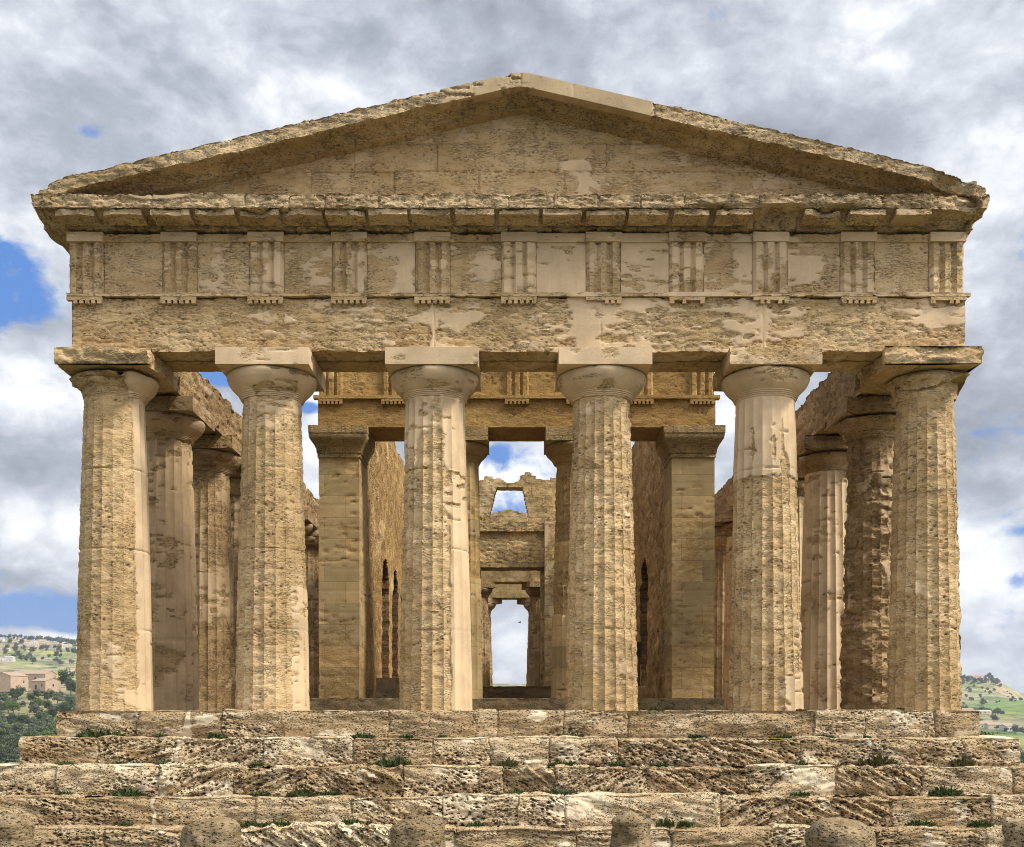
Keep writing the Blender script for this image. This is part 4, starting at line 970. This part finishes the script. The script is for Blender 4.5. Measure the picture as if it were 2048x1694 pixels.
for xp, d, s in ((2044, 560, 1.6), (2036, 520, 1.3), (2050, 500, 1.8), (2040, 430, 1.2), (2052, 420, 1.3)): plant_px(rs.choice([0, 2]), xp, d, s, 'tree just beyond the right end of the steps', GR)
for i in range(60):
    d = rs.uniform(1350, 2080); plant_px(rs.choice([2, 0, 2]), rs.uniform(-10, 175), d, rs.uniform(.9, 1.8), 'tree scattered on the far hillside behind the farmhouse', 'trees on the far hillside')
for i in range(40): plant_px(2, -8 + i * 4.6 + rs.uniform(-2, 2), 2095 + rs.uniform(-20, 20), rs.uniform(1.0, 2.0), 'tree along the crest of the far hill', 'trees on the far hillside')
for xp, d, s in ((22, 690, 1.3), (30, 700, 1.0), (12, 700, 1.2), (134, 640, 1.7), (142, 600, 1.5), (45, 760, 1.0), (60, 770, .9), (75, 775, .8), (88, 770, .8), (100, 765, .8), (112, 760, .8), (122, 755, .8), (35, 575, 1.3), (30, 570, 1.0), (62, 560, 1.0)):
    plant_px(2, xp, d, s, 'dark tree beside the long pink farmhouse', GL)

# ------------------------------------------------------------------ houses
def flat_mat(name, c1, c2, sc=2.0, rough=.9):
    m = bpy.data.materials.new(name); m.use_nodes = True; t = NT(m.node_tree); b = t.n['Principled BSDF']
    g = t.n.new('ShaderNodeNewGeometry'); t.put(b.inputs['Base Color'], t.mix(t.ramp(t.noise(g.outputs['Position'], sc, 5, .65), .35, .65), c1, c2)); b.inputs['Roughness'].default_value = rough
    return m
M_PINK = flat_mat('pink plaster', (.43, .31, .215), (.51, .38, .27), .5); M_WHT = flat_mat('white plaster', (.52, .50, .46), (.64, .62, .58), .4)
M_ROOF = flat_mat('tile roof', (.32, .235, .165), (.42, .32, .23), 1.5); M_RED = flat_mat('red roof', (.50, .12, .08), (.58, .17, .11), .6); M_WIN = flat_mat('window glass', (.02, .02, .02), (.04, .04, .045), 2, .3)
M_CREAM = flat_mat('cream plaster', (.55, .46, .34), (.62, .52, .40), .5)
def house(loc, L, W, H, rh, mat, roof, label, rz=0, wins=(), group=None, name='house'):
    r = empty(name, loc, rz); tag(r, label, 'house', group)
    bm = bmesh.new(); V = [bm.verts.new(v) for v in ((-L/2, -W/2, -3), (L/2, -W/2, -3), (L/2, W/2, -3), (-L/2, W/2, -3), (-L/2, -W/2, H), (L/2, -W/2, H), (L/2, W/2, H), (-L/2, W/2, H), (-L/2, 0, H + rh), (L/2, 0, H + rh))]
    for f in ((0, 1, 5, 4), (1, 2, 6, 9, 5), (2, 3, 7, 6), (3, 0, 4, 8, 7), (4, 5, 9, 8), (6, 7, 8, 9)): bm.faces.new([V[i] for i in f])
    bmobj('wall', bm, r, mat, 0)
    bm = bmesh.new(); e = .25; th = .18
    for s in (-1, 1):
        k = rh / (W / 2) if W else 0
        a = [(-L/2 - e, s * (W/2 + e), H - e * k + .02), (L/2 + e, s * (W/2 + e), H - e * k + .02), (L/2 + e, 0, H + rh + .02), (-L/2 - e, 0, H + rh + .02)]
        lo = [bm.verts.new(p) for p in a]; hi = [bm.verts.new((p[0], p[1], p[2] + th)) for p in a]
        bm.faces.new(lo); bm.faces.new(hi)
        for i in range(4): bm.faces.new([lo[i], lo[(i + 1) % 4], hi[(i + 1) % 4], hi[i]])
    bmesh.ops.recalc_face_normals(bm, faces=bm.faces[:]); bmobj('roof', bm, r, roof, 0)
    for (side, a, z, ww, hh) in wins:
        bm = bmesh.new()
        if side == 'f': add_box(bm, a - ww/2, a + ww/2, -W/2 - .06, -W/2 + .1, z, z + hh)
        else: add_box(bm, L/2 - .1, L/2 + .06, a - ww/2, a + ww/2, z, z + hh)
        bmobj('window' if z > .5 else 'door', bm, r, M_WIN, 0)
    return r
def at(xp, yp, d): return px(xp, yp, d)
p = at(66, 1372, 640); house((p.x, p.y, p.z), 27, 9, 7.0, 2.2, M_PINK, M_ROOF, 'long two-storey pink farmhouse with small dark windows in the valley', -.35,
      [('f', -9, 3.6, 1.0, 1.7), ('f', -4, 3.6, 1.0, 1.7), ('f', 1, 3.6, 1.0, 1.7), ('f', 6, 3.6, 1.0, 1.7), ('f', -6, .8, .9, 1.4), ('f', 9, .0, 1.3, 2.2)], name='farmhouse')
p = at(22, 1374, 615); house((p.x, p.y, p.z), 13, 13, 6.3, 2.0, M_PINK, M_ROOF, 'pink gabled wing standing left of the long farmhouse', 1.2,
      [('r', -3, 2.2, .9, 1.5), ('f', 3, 2.2, .9, 1.5)], name='farmhouse')
p = at(92, 1379, 600); house((p.x, p.y, p.z), 12, 10, 4.6, 1.7, M_PINK, M_ROOF, 'low pink outbuilding at the right end of the farmhouse', -.5,
      [('f', -2, .0, 1.5, 2.5), ('f', 3, 1.6, .9, 1.3), ('r', 0, 1.6, .9, 1.4)], name='farmhouse')
hs = [(18, 1312, 1500), (10, 1302, 1700), (38, 1290, 2030), (70, 1295, 1950), (86, 1294, 2000), (72, 1302, 1850), (120, 1305, 1850), (135, 1308, 1800), (28, 1283, 2080), (8, 1318, 1450), (3, 1292, 1980), (112, 1304, 1880), (148, 1310, 1760), (55, 1300, 1880), (20, 1322, 1400), (146, 1348, 1000)]
for i, (xp, yp, d) in enumerate(hs):
    x = CX + (xp - HX) * d / F; y = d - CD; L = rs.uniform(9, 16)
    house((x, y, tz(x, y)), L, 8, rs.uniform(3.5, 6.5), .9, rs.choice([M_WHT, M_WHT, M_CREAM]), rs.choice([M_ROOF, M_WHT]), 'small pale house scattered on the far left hillside', rs.uniform(-.4, .4),
          [('f', -2, 1, 1, 1.4), ('f', 2, 1, 1, 1.4)], 'pale houses on the far hillside')
for xp, yp, d, L, mat, roof, lab in ((1952, 1358, 1790, 22, M_WHT, M_RED, 'red-roofed house on the brow of the hill'), (1996, 1362, 1770, 8, M_WHT, M_WHT, 'tiny white house near the cliff edge'),
        (1962, 1449, 1030, 20, M_CREAM, M_ROOF, 'pale farm building nearest the stylobate corner on the green field'), (1975, 1456, 1005, 22, M_WHT, M_ROOF, 'long white farm building with a brown roof on the field'),
        (1998, 1463, 985, 24, M_CREAM, M_ROOF, 'long cream barn behind the field trees'), (2014, 1468, 960, 9, M_WHT, M_ROOF, 'small white shed right of the long barn'),
        (2043, 1472, 940, 13, M_WHT, M_ROOF, 'white cottage at the right edge of the field'), (1930, 1424, 1190, 16, M_WHT, M_ROOF, 'white house at the foot of the dark copse'),
        (1958, 1430, 1170, 24, M_CREAM, M_CREAM, 'long low cream wall house below the copse'), (2046, 1508, 620, 12, M_WHT, M_WHT, 'white building just beyond the right end of the steps')):
    x = CX + (xp - HX) * d / F; y = d - CD
    house((x, y, tz(x, y)), L, 9, 4.0 if 'low' not in lab else 2.6, 1.4, mat, roof, lab, rs.uniform(-.2, .3), [('f', -L * .25, .9, 1.2, 1.4), ('f', L * .2, .9, 1.2, 1.4), ('f', 0, 0, 1.2, 2.1)])

# ------------------------------------------------------------------ weeds on the steps, a shrub and a bird
def weed(seed, mat, n=150, r=.16, h=.11):
    rs_ = np.random.RandomState(seed); a = rs_.uniform(0, 6.283, n); q = np.sqrt(rs_.uniform(0, 1, n)); base = np.stack([np.cos(a) * q * r, np.sin(a) * q * r * .45, 0 * a], 1)
    up = np.stack([np.cos(a) * q * .8 + rs_.normal(size=n) * .7, np.sin(a) * q * .5 - .5 + rs_.normal(size=n) * .5, 1 + 0 * a], 1); up /= np.linalg.norm(up, axis=1, keepdims=True)
    L = h * (1.15 - q * .7)[:, None] * rs_.uniform(.4, 1.2, (n, 1)); tip = base + up * L; mid = base + up * L * .55 + rs_.normal(size=(n, 3)) * .01
    sd_ = np.cross(up, rs_.normal(size=(n, 3))); sd_ /= np.linalg.norm(sd_, axis=1, keepdims=True); sd_ *= rs_.uniform(.006, .026, (n, 1))
    V = np.stack([base, mid + sd_, tip, mid - sd_], 1).reshape(-1, 3)
    o = mesh('weed_tuft', V, np.arange(n * 4).reshape(-1, 4), None, mat, smooth=False); return o
wp = [weed(1, L_WEED), weed(2, L_WEED, 220, .24, .13), weed(3, L_WEED2, 170, .2, .14), weed(4, L_WEED, 90, .11, .07)]
wused = [False] * 4
W = [(195, 1535, 0, 1, 1.8), (232, 1535, 0, 0, 1.0), (320, 1535, 0, 0, .9), (432, 1533, 0, 3, 1.5), (650, 1533, 0, 0, .8), (725, 1533, 0, 1, .9), (812, 1536, 0, 0, 1.1), (1125, 1535, 0, 1, 1.0), (1145, 1540, 0, 0, 1.5), (1400, 1534, 0, 3, 1.4), (1387, 1505, 0, 3, 1.0), (1568, 1534, 0, 0, 1.0), (1655, 1533, 0, 3, 1.2), (885, 1532, 0, 3, 1.0), (1735, 1520, 0, 3, .8),
     (130, 1590, 1, 0, 1.3), (330, 1588, 1, 0, 1.1), (365, 1588, 1, 3, 1.3), (780, 1580, 1, 1, 1.2), (800, 1588, 1, 2, 1.3), (1015, 1588, 1, 2, 1.0), (1125, 1588, 1, 1, 1.1), (1235, 1588, 1, 0, .9), (1318, 1589, 1, 0, 1.1), (1600, 1588, 1, 0, 1.1), (1555, 1588, 1, 3, 1.3), (1755, 1590, 1, 2, 2.0), (1775, 1590, 1, 1, 1.1), (1925, 1592, 1, 2, 1.4), (515, 1588, 1, 0, .9), (242, 1590, 1, 3, 1.3),
     (258, 1660, 2, 1, 1.2), (130, 1640, 2, 3, 1.2), (520, 1652, 2, 0, 1.3), (605, 1653, 2, 1, 1.1), (660, 1655, 2, 1, 1.0), (1030, 1652, 2, 0, 1.0), (1120, 1652, 2, 1, 1.2), (1135, 1668, 2, 0, 1.0), (925, 1652, 2, 3, 1.2), (1210, 1650, 2, 3, 1.1), (1433, 1652, 2, 0, .8), (1600, 1655, 2, 0, 1.0), (1890, 1668, 2, 1, 1.3), (995, 1652, 2, 3, 1.2),
     (510, 1694, 3, 1, 1.2), (560, 1696, 3, 1, 1.1), (640, 1696, 3, 0, 1.3), (700, 1692, 3, 1, 1.2), (735, 1694, 3, 0, 1.2), (950, 1688, 3, 0, 1.0), (1330, 1690, 3, 0, 1.2), (1370, 1694, 3, 3, 1.4), (1840, 1692, 3, 1, 1.2), (1960, 1692, 3, 1, 1.0), (20, 1694, 3, 0, 1), (250, 1692, 3, 3, 1.3),
     (1232, 1476, -1, 3, 1.3), (1312, 1476, -1, 3, 1.6), (1375, 1477, -1, 3, 1.0), (1600, 1476, -1, 3, 1.2), (1800, 1476, -1, 3, 1.2)]
names = {-1: 'uppermost', 0: 'second', 1: 'third', 2: 'fourth', 3: 'lowest visible'}
for i, (xp, yp, k, kind, s) in enumerate(W):
    kk = k + 1                               # the tread it grows on
    y = -.76 - TRD * kk + .30 if kk else -.9
    y = -.76 - TRD * (kk - 1) - .10; z = -RIS * kk - .01
    x = CX + (xp - HX) * (y + CD) / F
    o = wp[kind] if not wused[kind] else wp[kind].copy()
    if wused[kind]: COL.objects.link(o)
    wused[kind] = True
    q_ = rs.uniform(.75, 1.45); o.location = (x, y, z); o.scale = (s * rs.uniform(.7, 1.1), s, s * q_); o.rotation_euler = (0, 0, rs.uniform(-.5, .5) + (math.pi if rs.random() < 0 else 0))
    tag(o, '%s weed tuft rooted in the joint above the %s step' % ('dry brownish' if kind == 2 else 'low green' if kind == 3 else 'leafy green', names[k]), 'weed', 'weeds growing in the joints of the steps')
rs_ = np.random.RandomState(5); sb = empty('shrub', tuple(px(1972, 1478, 22.5))); tag(sb, 'small green shrub peeping over the right end of the second step', 'shrub')
v = rs_.normal(size=(420, 3)); v /= np.linalg.norm(v, axis=1, keepdims=True)
quads_mesh('foliage', v * rs_.uniform(.2, 1, (420, 1)) ** .5 * np.array([.26, .18, .13]) + np.array([-.02, 0, .0]) + .04 * rs_.normal(size=(420, 3)), .028, v, sb, L_GRN, rs_)
bm = bmesh.new()
for dx in (-.06, .02, .09): add_box(bm, dx - .006, dx + .006, -.006, .006, -1.2, .05)
bmobj('stem', bm, sb, M_BARK, 0)
# a bird in flight far beyond the doorway
bp_ = px(1039, 1245, 95); bm = bmesh.new()
sec = [(-.26, .004, .02), (-.14, .035, .05), (0, .07, .10), (.12, .06, .09), (.2, .035, .05), (.27, .008, .01)]
rings_ = []
for x, r, wd_ in sec: rings_.append([bm.verts.new((x, math.cos(a) * r * 1.0, math.sin(a) * r * .8)) for a in [k * math.pi / 4 for k in range(8)]])
for A, B in zip(rings_, rings_[1:]):
    for k in range(8): bm.faces.new([A[k], A[(k + 1) % 8], B[(k + 1) % 8], B[k]])
bm.faces.new(rings_[0]); bm.faces.new(rings_[-1][::-1])
for s in (-1, 1):
    W0 = [bm.verts.new(p) for p in ((.12, s * .04, .03), (-.06, s * .04, .03), (-.02, s * .34, .12), (.10, s * .34, .13))]; bm.faces.new(W0)
    W1 = [W0[3], W0[2], bm.verts.new((-.10, s * .68, .06)), bm.verts.new((-.04, s * .66, .06))]; bm.faces.new(W1)
bd = bmobj('bird', bm, None, M_DK, 0); bd.location = bp_; bd.scale = (.7, .7, .7); bd.rotation_euler = (0, .1, .35); bd['label'] = 'small dark bird gliding in the sky beyond the doorway'; bd['category'] = 'bird'

# ------------------------------------------------------------------ haze over the valley
bm = bmesh.new(); add_box(bm, -3600, 3600, -700, 3800, -120, 240)
hz = bmobj('haze', bm, None, None, 0); hz['kind'] = 'stuff'
mh = bpy.data.materials.new('haze'); mh.use_nodes = True; nt = mh.node_tree; nt.nodes.clear()
vo = nt.nodes.new('ShaderNodeVolumePrincipled'); vo.inputs['Color'].default_value = (.80, .87, 1, 1); vo.inputs['Density'].default_value = .00014; vo.inputs['Anisotropy'].default_value = .3
oo = nt.nodes.new('ShaderNodeOutputMaterial'); nt.links.new(vo.outputs[0], oo.inputs['Volume']); hz.data.materials.append(mh)
